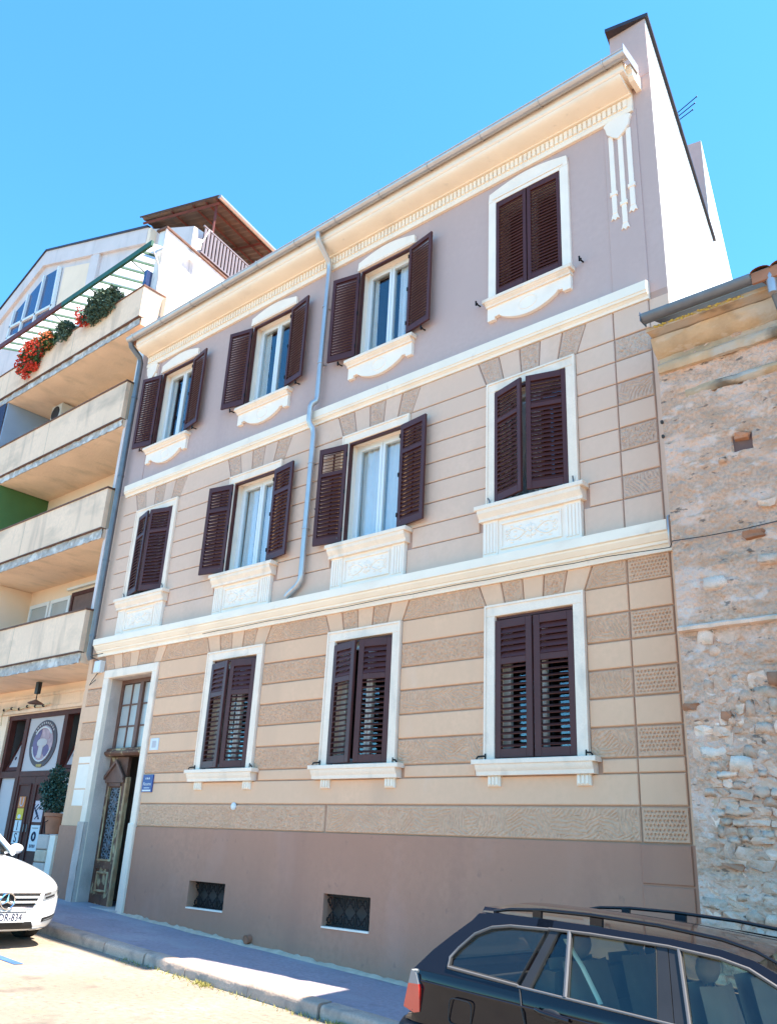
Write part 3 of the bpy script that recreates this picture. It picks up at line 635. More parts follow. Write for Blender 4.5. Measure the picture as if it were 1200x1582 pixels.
# cartouches with ribbons on the corner pilasters
for cx in (1.43, -9.22):
    sp = [(-.20, .12), (-.17, .15), (-.10, .165), (0, .18), (.10, .165), (.17, .15), (.20, .12), (.175, .07), (.155, -.03), (.08, -.12), (0, -.18), (-.08, -.12), (-.155, -.03), (-.175, .07)]
    ct = part('cartouche', MB().prism([(cx+x, 10.93+z) for x, z in sp], -.055, -.012), 'white_moulding', H)
    for dx, zb in ((-.115, 9.48), (.015, 9.27), (.135, 9.49)):
        m = MB().cbox(cx+dx-.034, cx+dx+.034, -.034, -.012, zb+.09, 10.86, .006).cbox(cx+dx-.05, cx+dx+.05, -.045, -.012, zb+.38, zb+.44, .008)
        m.prism([(cx+dx-.034, zb+.09), (cx+dx-.058, zb), (cx+dx-.028, zb+.022), (cx+dx, zb-.012), (cx+dx+.028, zb+.022), (cx+dx+.058, zb), (cx+dx+.034, zb+.09)], -.03, -.012); sub('ribbon', m, 'white_moulding', ct)
# basement window grilles
for i, (x0, x1, z0, z1) in enumerate(BW):
    y = .045 if i else .10
    gw = part('basement_grille', MB().box(x0, x1, y-.008, y+.008, z0+.012, z0+.03).box(x0, x1, y-.008, y+.008, z1-.03, z1-.012), 'iron', H)
    m = MB(); n = 4; W = (x1-x0)/n
    for k in range(n):
        xc = x0+W*(k+.5); zc = (z0+z1)/2
        m.tube([(xc, y, z0), (xc, y, z1)], .008, 5)
        for sx in (-1, 1):
            for sz in (-1, 1):
                m.tube([(xc+sx*(W*.25+math.cos(t*.55)*W*.20*(1-t/16)), y, zc+sz*(.085+math.sin(t*.55)*.075*(1-t/16))) for t in range(13)], .007, 5)
        m.tube([(xc-W*.5, y, zc-.12), (xc, y, zc), (xc+W*.5, y, zc+.12)], .006, 5); m.tube([(xc-W*.5, y, zc+.12), (xc, y, zc), (xc+W*.5, y, zc-.12)], .006, 5)
    sub('scrollwork', m, 'iron', gw)
    part('basement_shade_sheet', MB().box(x0-.1, x1+.1, .165, .17, z0-.1, z1+.1), 'room_dark', H)  # flat dark sheet behind the grille, the basement's shade is in its colour
    part('basement_sill', MB().box(x0, x1, -.045, .03, z0-.012, z0+.008), 'white_moulding', H)
# loose plaster along the foot of the wall
mb = MB(); n = 130
def ff(u, v):
    x = -7.4+8.9*u; hh = .018+.035*max(0, N3(x*2.5, 1, 0)+.25)+.03*N3(x*11, 2, 0); d = .05+.05*max(-.5, N3(x*1.7, 5, 0))
    return [(x, -.031-.004*v, G(x)+max(.008, hh)), (x, -.045, G(x)+max(.006, hh*.8)), (x, -.05-d*.6, G(x)+.016), (x, -.06-d, G(x)-.004)][round(v*3)]
mb.grid(ff, n, 3); part('plaster_footing', mb, 'mortar', H, 50)
# ---- entrance
D0, D1 = DOOR[0], DOOR[1]; Zs = .72
part('door_surround', MB().cbox(D1, D1+.145, -.06, .03, G(-7.5)-.05, 4.45, .01).cbox(D0-.165, D0, -.06, .03, Zs-.1, 4.45, .01).cbox(D0-.165, D1+.145, -.06, .03, 4.45, 4.60, .01), 'stone_surround', H)
part('door_jamb', MB().box(D0-.16, D0, .031, .42, Zs-.2, 4.45).box(D1, D1+.14, .031, .42, Zs-.2, 4.45).box(D0-.16, D1+.14, .031, .42, 4.452, 4.6), 'old_stone', H)
jb = MB()
jb.grid(lambda u, v: (D0-.19+.20*u, -.075+.012*N3(u*3, v*9, 2), Zs-.15+(2.0-Zs+.15)*v), 6, 20).box(D0-.19, D0+.01, -.062, .0, Zs-.15, 2.0)
part('jamb_base', jb, 'old_stone', H, 50)
part('jamb_base', MB().cbox(D1-.012, D1+.155, -.085, -.03, G(-7.5)-.1, 2.0, .018), 'stone_surround', H)
part('threshold', MB().cbox(D0-.05, D1+.05, -.10, .5, Zs-.35, Zs, .015), 'old_stone', H)
for z0, z1, xx in ((2.55, 2.96, -9.13), (2.26, 2.53, -9.16), (2.98, 3.09, -9.13)): part('bare_stone_patch', MB().cbox(-9.52, xx, -.012, .002, z0, z1, .005), 'white_moulding', H)
dt = part('transom_window', MB().box(D0, D0+.07, .24, .32, 3.24, 4.45).box(D1-.07, D1, .24, .32, 3.24, 4.45).box(D0+.07, D1-.07, .24, .32, 4.38, 4.45).box((D0+D1)/2-.05, (D0+D1)/2+.05, .22, .33, 3.24, 4.38), 'wood_brown', H)
for s in (0, 1):
    a, b = (D0+.07, (D0+D1)/2-.05) if s == 0 else ((D0+D1)/2+.05, D1-.07)
    bars = MB().box((a+b)/2-.014, (a+b)/2+.014, .25, .30, 3.24, 4.38)
    for q in (1, 2): bars.box(a, b, .252, .298, 3.24+q*.38-.014, 3.24+q*.38+.014)
    sub('glazing_bar', bars, 'wood_brown', dt)
    for ix in (0, 1):
        for iz in range(3):
            px0, px1 = (a, (a+b)/2-.014) if ix == 0 else ((a+b)/2+.014, b); sub('pane', MB().box(px0, px1, .27, .276, 3.24+iz*.38+.014, 3.24+(iz+1)*.38-.014), 'frosted', dt)
part('transom_bar', MB().profx([(.14, 3.10), (.10, 3.14), (.10, 3.17), (.14, 3.19), (.14, 3.22), (.18, 3.24), (.34, 3.24), (.34, 3.10)], D0, D1), 'wood_old', H)
LX0, LX1 = D0+.02, D0+.58
dm_ = MB().box(LX0, LX0+.075, .24, .30, Zs, 3.09).box(LX1-.085, LX1, .24, .30, Zs, 3.09).box(LX0+.075, LX1-.085, .24, .30, 2.58, 3.09).box(LX0+.075, LX1-.085, .24, .30, 1.28, 1.42).box(LX0+.075, LX1-.085, .24, .30, Zs, Zs+.16)
dleaf = part('door_leaf', dm_, 'wood_old', H)
sub('pediment', MB().prism([(LX0-.01, 2.66), (LX1-.01, 2.66), (LX1-.01, 2.72), ((LX0+LX1)/2, 2.99), (LX0-.01, 2.72)], .20, .239).prism([(LX0-.03, 2.70), ((LX0+LX1)/2, 2.985), (LX1+.01, 2.70), (LX1+.01, 2.76), ((LX0+LX1)/2, 3.045), (LX0-.03, 2.76)], .165, .20).box(LX0+.1, LX1-.11, .215, .239, 2.60, 2.655), 'wood_brown', dleaf)
sub('lower_panel', MB().box(LX0+.075, LX1-.085, .262, .29, Zs+.16, 1.28), 'wood_old', dleaf)
lp = MB(); a, b = LX0+.10, LX1-.11
for (x0, x1, z0, z1) in ((a, b, 1.20, 1.235), (a, b, Zs+.20, Zs+.235), (a, a+.035, Zs+.235, 1.20), (b-.035, b, Zs+.235, 1.20)): lp.cbox(x0, x1, .235, .262, z0, z1, .008)
sub('panel_moulding', lp, 'wood_edge', dleaf)
sub('leaf_edge', MB().cbox(LX1+.001, LX1+.05, .225, .31, Zs+.0, 2.75, .012), 'wood_edge', dleaf)
sub('panel_backing', MB().box(LX0+.075, LX1-.085, .288, .292, 1.42, 2.58), 'room_dark', dleaf)
sub('panel_border', MB().cbox(LX0+.07, LX0+.095, .225, .242, 1.40, 2.6, .006).cbox(LX1-.11, LX1-.08, .225, .242, 1.40, 2.6, .006).cbox(LX0+.095, LX1-.11, .225, .242, 1.395, 1.43, .006), 'wood_edge', dleaf)
sc = MB(); xc = (LX0+LX1)/2
for k in range(5):
    zc = 1.54+k*.23
    for sx in (-1, 1):
        for sz in (-1, 1):
            sc.tube([(xc+sx*(.095+math.cos(t*.5+1.2)*.075*(1-t/20)), .262, zc+sz*(.05+math.sin(t*.5+1.2)*.06*(1-t/20))) for t in range(17)], .011, 5)
    sc.tube([(xc+.05*math.cos(t*math.pi/8), .258, zc+.115+.05*math.sin(t*math.pi/8)) for t in range(17)], .010, 5)
sc.tube([(xc, .262, 1.42), (xc, .262, 2.58)], .010, 5)
pm('iron_grey', (.20, .21, .23), .2, 14, .5, metal=.5)
sub('iron_scrollwork', sc, 'iron_grey', dleaf, 60)
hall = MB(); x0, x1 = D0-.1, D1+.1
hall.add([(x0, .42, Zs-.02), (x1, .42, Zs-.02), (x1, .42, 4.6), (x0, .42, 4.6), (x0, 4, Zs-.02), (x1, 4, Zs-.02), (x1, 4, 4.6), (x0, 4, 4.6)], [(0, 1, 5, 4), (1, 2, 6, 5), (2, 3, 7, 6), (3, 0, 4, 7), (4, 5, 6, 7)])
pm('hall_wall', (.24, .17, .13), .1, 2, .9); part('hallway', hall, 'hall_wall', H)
part('door_leaf', MB().box(D1-.06, D1-.01, .35, 1.0, Zs+.01, 3.08), 'wood_old', H)
part('hall_inner_door', MB().box(D0+.3, D1+.09, 2.2, 2.26, Zs, 2.35), 'room_dark', H)
pk = MB(); pk.add([(-8.02, .75, Zs), (-7.88, .72, Zs), (-7.78, .95, 2.0), (-7.92, .98, 2.0), (-8.02, .79, Zs), (-7.88, .76, Zs), (-7.78, .99, 2.0), (-7.92, 1.02, 2.0)], [(0, 1, 2, 3), (4, 7, 6, 5), (0, 4, 5, 1), (2, 6, 7, 3), (0, 3, 7, 4), (1, 5, 6, 2)])
single('wooden_plank', pk, 'wood_brown', 'narrow wooden plank leaning inside the dark open doorway', 'plank')
single('plastic_bin', MB().lathe([(.10, 0), (.13, .36), (.145, .37), (.145, .39), (.12, .385), (.09, .02)], (-7.80, .56, Zs), 'z', 16), 'violet_plastic', 'violet plastic bin on the floor just inside the entrance', 'bin', 40)
# ---- small things on the facade
pq = thing('guesthouse_plaque', 'dark blue plaque with three stars beside the entrance', 'plaque', (-7.25, -.03, 2.6))
part('plate', MB().cbox(-7.395, -7.115, -.045, -.0245, 2.475, 2.745, .004), 'plaque_blue', pq)
for i in range(3):
    s = [(math.cos(math.pi/2+j*math.pi/5)*(.020 if j % 2 == 0 else .009)-7.30+i*.045, math.sin(math.pi/2+j*math.pi/5)*(.020 if j % 2 == 0 else .009)+2.685) for j in range(10)]
    part('star', MB().prism(s, -.049, -.0455), 'paper_white', pq)
tm = text_mesh('Rooms', .075); link('lettering', tm, 'paper_white', pq, True, loc=(-7.255, -.047, 2.60), rot=(R(90), 0, 0))
part('strip', MB().box(-7.37, -7.14, -.0475, -.0455, 2.488, 2.512), 'paper_white', pq); part('strip', MB().box(-7.33, -7.18, -.0475, -.0455, 2.535, 2.545), 'paper_white', pq)
hn = thing('number_plaque', 'small square white plaque above the blue one by the entrance', 'plaque', (-7.2, -.03, 3.2))
part('plate', MB().cbox(-7.345, -7.115, -.04, -.0245, 3.13, 3.32, .006), 'paper_white', hn); part('picture', MB().box(-7.285, -7.175, -.042, -.0405, 3.17, 3.28), 'panel_pale', hn)
jbx = thing('junction_box', 'white junction box with loose wire under the left end of the cream string course', 'box', (-9.3, -.05, 4.65))
part('case', MB().cbox(-9.40, -9.20, -.11, .0, 4.58, 4.80, .015), 'plastic_white', jbx); part('wire', MB().tube([(-9.32, -.05, 4.58), (-9.38, -.10, 4.44), (-9.45, -.10, 4.36), (-9.3, -.08, 4.45)], .007, 6), 'cable', jbx); part('wire', MB().tube([(-9.3, -.05, 4.80), (-9.42, -.20, 4.87), (-9.35, -.20, 4.88), (-9.0, -.2, 4.885)], .007, 6), 'cable', jbx)
cb = [(-6.2+i*.4, -.115-.09*(i < 0), 4.925+.006*math.sin(i*2.1)) for i in range(0, 19)]+[(1.5, -.12, 4.90), (1.78, -.2, 4.86)]+[(1.95+.35*i, -.53, 4.80-.02*math.sin(i)-.0*i) for i in range(0, 8)]
single('power_cable', MB().tube(cb, .005, 6), 'cable', 'thin dark cable running under the string course and across the stone house', 'cable', 60)
sp = thing('alarm_dome', 'small pale round cap stuck on the rough band above the plinth', 'cap', (-4.9, -.03, 2.28)); part('dome', MB().lathe([(.055, 0), (.052, -.012), (.035, -.025), (.01, -.03)], (-5.05, -.03, 2.27), 'y', 14), 'plastic_white', sp, 50)
cu = thing('corner_conduit', 'thin grey conduit running down the corner beside the stone house', 'conduit', (1.8, -.05, 1)); part('pipe', MB().tube([(1.80, -.035, 7.2), (1.79, -.04, 5.3), (1.79, -.22, 5.2), (1.79, -.22, 4.9), (1.80, -.05, 4.8), (1.81, -.04, 2.6), (1.82, -.05, 1.0)], .016, 8), 'zinc', cu, 60)
for z in (6.6, 6.2, 4.1, 3.2, 2.2): part('clip', MB().box(1.77, 1.84, -.03, .0, z-.012, z+.012), 'zinc_old', cu)

# ------------------------------------------------------------------ left apartment building with loggias
A = thing('balcony_building', 'beige apartment building with stacked balconies and an attic terrace left of the town house', 'building', (-14, 1, .9))
BX0, BX1, BY, WY = -26.0, -9.97, -.15, 1.25
levels = [(5.05, 5.86, 4.83), (7.57, 8.42, 7.35), (10.05, 10.92, 9.86), (12.60, 13.38, 12.40)]
for i, (zb, zt, zs) in enumerate(levels):
    b = part('balcony', MB().box(BX0, BX1-.001, BY, BY+.10, zb, zt), 'beige_render', A)
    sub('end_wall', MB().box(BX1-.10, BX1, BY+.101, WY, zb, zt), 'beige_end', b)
    m = MB(); x0 = BX0; sl_n = 260
    def edge(u, v):
        x = BX0+(BX1-BX0)*u; j = .03*N3(x*5, i*3, v*5)+.02*N3(x*17, i, v*9)
        return (x, BY+.045+j*(1 if 0 < v < 1 else .6), zs+(zb-zs)*v+(.03*N3(x*7, i, 3) if v < .9 else 0))
    m.grid(edge, sl_n, 4); sub('slab_edge', m, 'broken_concrete', b, 60)
    sub('slab', MB().box(BX0, BX1, BY+.075, WY, zs+.004, zb-.004), 'soffit', b)
    sub('soffit', MB().grid(lambda u, v: (BX0+(BX1-BX0)*u, BY+.06+(WY-BY-.06)*v, zs+.006*N3(u*60, v*8, i)), 80, 8), 'soffit', b, 60)
    sub('drip_edge', MB().box(BX0, BX1+.004, BY-.012, BY+.12, zb-.022, zb-.002), 'coping', b)
    sub('coping', MB().cbox(BX0, BX1+.02, BY-.025, BY+.13, zt, zt+.035, .006).box(BX1-.13, BX1+.02, BY+.13, WY, zt, zt+.035), 'coping', b)
    for jx in {2: (-13.2,), 1: (-13.35,), 0: (-12.8,), 3: (-12.9,)}[i]: sub('panel_joint', MB().box(jx-.006, jx+.006, BY-.003, BY+.01, zb, zt), 'beige_end', b)
part('loggia_wall', MB().box(BX0, -9.8, WY, WY+.3, 4.6, 13.4), 'loggia_wall', A)
part('loggia_wall', MB().box(-10.02, -9.80, .35, WY, 4.4, 13.3), 'loggia_wall', A)
part('corner_post', MB().box(-10.03, -9.93, -.02, .10, 5.9, 7.56), 'attic_white', A); part('corner_post', MB().box(-10.03, -9.93, -.02, .10, 8.46, 10.04), 'attic_white', A)
# dividers between the loggias
part('blue_divider', MB().box(-16.10, -16.04, BY+.08, WY-.1, 10.2, 12.39), 'blue_panel', A)
part('green_divider', MB().box(-15.46, -15.40, BY+.02, WY, 7.6, 9.85), 'green_panel', A)
part('white_divider', MB().box(-15.32, -15.26, BY+.12, WY, 5.1, 7.34), 'loggia_wall', A)
m = MB(); m.grid(lambda u, v: (-20+3.9*u, BY+.05+.03*math.sin(u*40)*(1-v), 10.95+1.44*v), 60, 6); part('blue_netting', m, 'blue_net', A, 60)
# loggia windows
for (x0, x1, z0, z1, dark) in ((-15.15, -14.20, 5.3, 6.98, 0), (-14.15, -13.25, 5.3, 6.98, 0), (-13.2, -12.0, 5.2, 7.02, 1)):
    wn = part('window', MB().box(x0, x1, WY-.05, WY-.005, z1-.09, z1).box(x0, x0+.09, WY-.05, WY-.005, z0, z1-.09).box(x1-.09, x1, WY-.05, WY-.005, z0, z1-.09), 'window_white' if not dark else 'shop_wood', A)
    sub('pane', MB().box(x0+.09, x1-.09, WY-.03, WY-.02, z0, z1-.09), 'frosted' if not dark else 'wood_brown', wn)
part('blind_box', MB().box(-13.4, -11.4, WY-.09, WY-.003, 7.10, 7.16), 'window_white', A)
ac = thing('air_conditioner', 'white air conditioner box under the third balcony ceiling', 'air conditioner', (-15.0, 1, 11.9))
part('case', MB().cbox(-15.25, -14.75, .75, 1.2, 11.9, 12.36, .02), 'ac_grey', ac); part('fan_grille', MB().lathe([(.2, 0), (.2, -.012), (.17, -.02), (.04, -.02)], (-15.0, .75, 12.1), 'y', 20), 'black_plastic', ac)
# street-level shop front
SY = 1.05
part('shop_wall', MB().box(BX0, -14.78, SY, SY+.4, .5, 4.83).box(-14.78, -9.8, SY, SY+.17, 4.27, 4.83).box(-11.05, -9.8, SY+.002, SY+.4, .5, 4.27), 'loggia_wall', A)
part('shop_lintel', MB().profx([(SY, 4.29), (SY-.06, 4.29), (SY-.06, 4.36), (SY-.035, 4.38), (SY-.035, 4.60), (SY-.07, 4.62), (SY-.07, 4.68), (SY, 4.68)], -16.5, -10.0), 'beige_render', A)
part('party_wall', MB().box(-9.80, -9.76, .06, 6, .5, 11.5), 'loggia_wall', A)
sf = part('shop_frame', MB().box(-14.78, -14.66, SY+.05, SY+.18, .8, 4.17).box(-13.98, -13.83, SY+.045, SY+.18, .8, 4.17).box(-12.33, -12.18, SY+.045, SY+.18, .8, 4.17).box(-14.78, -11.05, SY+.04, SY+.18, 4.17, 4.268).box(-14.66, -13.98, SY+.05, SY+.17, 2.90, 3.04).box(-13.83, -12.33, SY+.05, SY+.17, 2.92, 3.03).box(-12.18, -11.05, SY+.05, SY+.17, 2.90, 3.04).box(-11.17, -11.05, SY+.05, SY+.18, .8, 4.17), 'shop_wood', A)
for x0, x1 in ((-14.66, -13.98), (-12.18, -11.17)):
    sub('dark_interior', MB().box(x0, x1, SY+.9, SY+.92, 2.95, 4.6).box(x0-.02, x0, SY+.19, SY+.9, 2.95, 4.6).box(x1, x1+.02, SY+.19, SY+.9, 2.95, 4.6).box(x0, x1, SY+.19, SY+.9, 4.45, 4.47), 'room_dark', sf)
    m = MB(); a = .34
    for (p0, p1, z0, z1) in ((x0+.03, x0+.09, 3.06, 4.1), (x1-.09, x1-.03, 3.06, 4.1), (x0+.09, x1-.09, 3.06, 3.14), (x0+.09, x1-.09, 4.02, 4.1)):
        b = len(m.v); m.box(p0, p1, -.02, .02, z0, z1)
        for i in range(b, len(m.v)): v = m.v[i]; m.v[i] = (v[0], SY+.12+v[1]+(v[2]-3.06)*.36, v[2])
    ts = sub('tilted_sash', m, 'shop_wood', sf)
    g = MB(); g.add([(x0+.09, SY+.15, 3.14), (x1-.09, SY+.15, 3.14), (x1-.09, SY+.465, 4.02), (x0+.09, SY+.465, 4.02)], [(0, 1, 2, 3)])
    pmx = sub('tilted_pane', g, 'panel_pale', sf)
    m = MB()
    for q in range(5): m.ell((x0+.2+.09*q, SY+.15+(.19+.09*((q*7) % 4))*.36, 3.33+.09*((q*7) % 4)), (.03, .02, .05), 6, 4)
    sub('pane_lettering', m, 'ink', sf)
sub('pale_panel', MB().box(-13.83, -12.33, SY+.08, SY+.11, 3.03, 4.17), 'panel_pale', sf)
sub('side_pane', MB().box(-14.66, -13.98, SY+.10, SY+.11, .95, 2.90), 'panel_pale', sf); sub('side_pane', MB().box(-12.18, -11.17, SY+.10, SY+.11, .95, 2.90), 'panel_pale', sf)
for x0, x1 in ((-13.83, -13.085), (-13.075, -12.33)):
    d = part('shop_door', MB().box(x0, x1, SY+.06, SY+.12, .9, 2.915), 'shop_wood', A)
    m = MB()
    for (a, b, z0, z1) in ((x0+.10, x1-.10, 2.74, 2.77), (x0+.10, x0+.13, 1.0, 2.74), (x1-.13, x1-.10, 1.0, 2.74)): m.cbox(a, b, SY+.035, SY+.06, z0, z1, .006)
    sub('panel_moulding', m, 'shop_wood', d); sub('handle', MB().tube([((x1 if x0 < -13.5 else x0)+(-.06 if x0 < -13.5 else .06), SY+.02, 1.8), ((x1 if x0 < -13.5 else x0)+(-.06 if x0 < -13.5 else .06), SY+.02, 1.95)], .012, 6), 'zinc_old', d)
# oval emblem
em = thing('shop_emblem', 'oval purple-ringed shop emblem on the pale panel above the brown door', 'sign', (-13.08, SY, 3.1))
def oval(rx, rz, cx=-13.08, cz=3.60, n=36, a0=0, a1=2*math.pi): return [(cx+rx*math.cos(a0+(a1-a0)*t/n), cz+rz*math.sin(a0+(a1-a0)*t/n)) for t in range(n+(0 if abs(a1-a0-2*math.pi) < .01 else 1))]
part('ring', MB().prism(oval(.56, .50), SY+.062, SY+.079), 'emblem_dark', em); part('inner_field', MB().prism(oval(.42, .385), SY+.058, SY+.0615), 'emblem_pink', em)
part('violet_crescent', MB().prism(oval(.41, .375, a0=math.pi*.60, a1=math.pi*1.30, n=16)+[(-13.22, 3.40), (-13.26, 3.62), (-13.18, 3.84)], SY+.054, SY+.0575), 'emblem_violet', em)
part('dark_corner', MB().ell((-12.90, SY+.056, 3.45), (.13, .004, .13), 12, 6), 'emblem_violet', em)
part('clasp', MB().ell((-13.10, SY+.054, 3.62), (.22, .012, .10), 14, 6), 'panel_pale', em, 60)
part('column', MB().prism([(-13.2, 3.58), (-13.02, 3.58), (-13.05, 3.30), (-13.24, 3.30)], SY+.050, SY+.056), 'panel_pale', em)
part('banner', MB().prism([(-13.16, 3.66), (-12.80, 3.70), (-12.84, 3.86), (-13.12, 3.90)], SY+.050, SY+.0555), 'emblem_pink', em)
part('white_arc', MB().tube([(x, SY+.055, z) for x, z in oval(.40, .37, a0=math.pi*1.05, a1=math.pi*1.92, n=20)], .018, 5), 'paper_white', em); part('white_arc', MB().tube([(x, SY+.055, z) for x, z in oval(.39, .35, a0=math.pi*.18, a1=math.pi*.8, n=20)], .022, 5), 'paper_white', em)
m = MB()
for t in range(11): q = math.pi*(.22+.56*t/10); m.box(-13.08+.49*math.cos(q)-.018, -13.08+.49*math.cos(q)+.018, SY+.057, SY+.0615, 3.60+.443*math.sin(q)-.02, 3.60+.443*math.sin(q)+.02)
part('ring_lettering', m, 'panel_pale', em); part('gold_base', MB().prism([(-13.2, 3.17), (-12.96, 3.17), (-12.98, 3.115), (-13.18, 3.115)], SY+.056, SY+.0615), 'emblem_gold', em)
# lettered plates and posters on the shop doors
for ch, z0, mat, ink, lab in (('U', 2.28, 'paper_orange', 'paper_pink', 'orange plate with a pale letter U, topmost on the left shop door'), ('', 2.04, 'paper_yellow', 'paper_white', 'yellow plate with a pale mark between the U and the I'), ('I', 1.80, 'paper_white', 'ink', 'white plate with a dark letter I on the left shop door'), ('S', 1.56, 'paper_white', 'ink', 'white plate with a dark letter S, lowest on the left shop door')):
    t = thing('letter_plate', lab, 'sign', (-13.46, SY+.05, z0), 'letter plates down the left shop door')
    part('plate', MB().box(-13.60, -13.33, SY+.045, SY+.0575, z0, z0+.225), mat, t)
    if ch: link('lettering', text_mesh(ch, .27), ink, t, True, loc=(-13.465, SY+.042, z0+.11), rot=(R(90), 0, 0))
    else: part('mark', MB().ell((-13.47, SY+.045, z0+.06), (.07, .004, .045), 10, 5), ink, t)
for z0, z1, mat, lab in ((2.0, 2.42, 'paper_pink', 'pinkish poster with dark curved drawing on the right shop door'), (1.44, 1.94, 'paper_white', 'white poster with dark blue ring and lettering on the right shop door')):
    t = thing('poster', lab, 'poster', (-12.7, SY+.05, z0), 'posters on the right shop door')
    part('sheet', MB().box(-12.88, -12.52, SY+.046, SY+.0575, z0, z1), mat, t)
    if mat == 'paper_pink':
        for q in range(3): part('drawing', MB().tube([(-12.80+q*.05+.09*math.sin(u*.5+q), SY+.044, z0+.06+u*.026) for u in range(12)], .011, 5), 'ink', t)
    else:
        part('ring_print', MB().tube([(-12.70+.065*math.cos(u*math.pi/9), SY+.044, 1.72+.075*math.sin(u*math.pi/9)) for u in range(19)], .022, 6), 'ink', t)
        for q in range(4): part('print', MB().box(-12.81+q*.06, -12.775+q*.06, SY+.042, SY+.0455, 1.50+.008*(q % 2), 1.565), 'ink', t)
        part('print', MB().box(-12.82, -12.58, SY+.042, SY+.0455, 1.875, 1.89), 'seat_grey', t)
# spotlight and rope over the shop
sp = thing('shop_spotlight', 'black spotlight hanging over the shop front', 'lamp', (-13.4, .6, 4.6))
part('bracket', MB().box(-12.72, -12.60, .52, .60, 4.55, 4.80), 'black_plastic', sp); part('stem', MB().tube([(-12.66, .56, 4.56), (-12.66, .56, 4.40)], .012, 6), 'iron', sp); part('shade', MB().lathe([(.03, .06), (.15, -.0), (.16, -.02), (.05, .0)], (-12.66, .56, 4.36), 'z', 16), 'coping', sp, 40)
rp_ = thing('rope_light', 'beaded rope strung along the top of the shop front', 'rope', (-14, .9, 4.3)); pts = [(-14.85+i*.09, SY-.10, 4.40+.02*math.sin(i*.6)) for i in range(24)]
part('rope', MB().tube([(-14.9, SY-.08, 4.05), (-14.92, SY-.09, 4.3)]+pts, .014, 6), 'seat_beige', rp_)
for i in range(0, 24, 4): part('bead', MB().ell(pts[i], (.035, .035, .035), 8, 5), 'black_plastic', rp_)
# stone stub wall and potted shrub beside the entrance
sw = thing('stone_pier', 'patched low stone pier under the potted shrub', 'pier', (-11.1, .4, .85)); random.seed(21); z = .75
for i, hgt in enumerate((.24, .30, .22, .27)):
    m = MB().cbox(-11.05+.01*i, -10.62, .28, .75, z, z+hgt-.012, .02); part('stone', m, 'old_stone' if i % 2 else 'mortar', sw); z += hgt
part('render_patch', MB().box(-10.615, -10.42, .30, .75, .75, z-.02), 'white_moulding', sw)
def foliage(c, r, n, size, seed, droop=0, shape=None):
    random.seed(seed); m = MB()
    for i in range(n):
        while True:
            p = Vector((random.uniform(-1, 1), random.uniform(-1, 1), random.uniform(-1, 1)))
            d = p.length
            if d <= 1 and d > .25 and N3(p.x*2+seed, p.y*2, p.z*2) > -.22: break
        q = Vector((c[0]+p.x*r[0], c[1]+p.y*r[1], c[2]+p.z*r[2])); a = Vector((random.gauss(0, 1), random.gauss(0, 1), random.gauss(0, .7)-droop)).normalized(); b = a.orthogonal().normalized(); b = (b*math.cos(i)+a.cross(b)*math.sin(i)); s = size*random.uniform(.6, 1.35); nrm = a.cross(b)
        m.add([q, q+a*s*.5+b*s*.32+nrm*s*.06, q+a*s*1.1, q+a*s*.5-b*s*.32+nrm*s*.06], [(0, 1, 2), (0, 2, 3)])
    return m
def blossoms(c, r, n, size, seed):
    random.seed(seed); m = MB()
    for i in range(n):
        p = Vector((random.gauss(0, .5), random.gauss(0, .5), random.gauss(0, .5))); p = p.normalized()*min(1, p.length+.35); q = Vector((c[0]+p.x*r[0], c[1]+p.y*r[1], c[2]+p.z*r[2]))
        for k in range(5):
            o = Vector((random.gauss(0, 1), random.gauss(0, 1), random.gauss(0, 1))).normalized(); t = o.orthogonal().normalized(); s = size*random.uniform(.6, 1.2); w2 = o.cross(t)
            m.add([q+o*s*.3, q+o*s*.9+t*s*.45, q+o*s*1.1, q+o*s*.9-t*s*.45], [(0, 1, 2, 3)])
    return m
def leafy(name, mb, mat, par): 
    o = part(name, mb, mat, par, None); return o
pt = thing('potted_shrub', 'bluish green shrub in a terracotta pot beside the entrance', 'plant', (-10.8, .45, z))
part('pot', MB().lathe([(.13, 0), (.19, .30), (.215, .31), (.215, .37), (.19, .37), (.17, .33), (.02, .32)], (-10.80, .45, z), 'z', 20), 'terracotta', pt, 40)
part('strap', MB().tube([(-10.98, .38, z+.02), (-10.80, .25, z+.2), (-10.64, .36, z+.33)], .008, 5), 'iron', pt)
for q_, (dx, dz, rr, nn) in enumerate(((-.02, .62, .28, 900), (-.16, .80, .22, 600), (.12, .92, .20, 500), (-.05, 1.08, .15, 300), (.18, .55, .16, 260))):
    leafy('foliage', foliage((-10.83+dx, .42-.05*(q_ % 2), z+dz), (rr, rr*.95, rr*1.1), nn, .06, 4+q_), 'leaf_blue', pt)
part('stem', MB().tube([(-10.80, .45, z+.3), (-10.82, .43, z+.55), (-10.84, .42, z+.8)], .02, 6), 'wood_brown', pt)
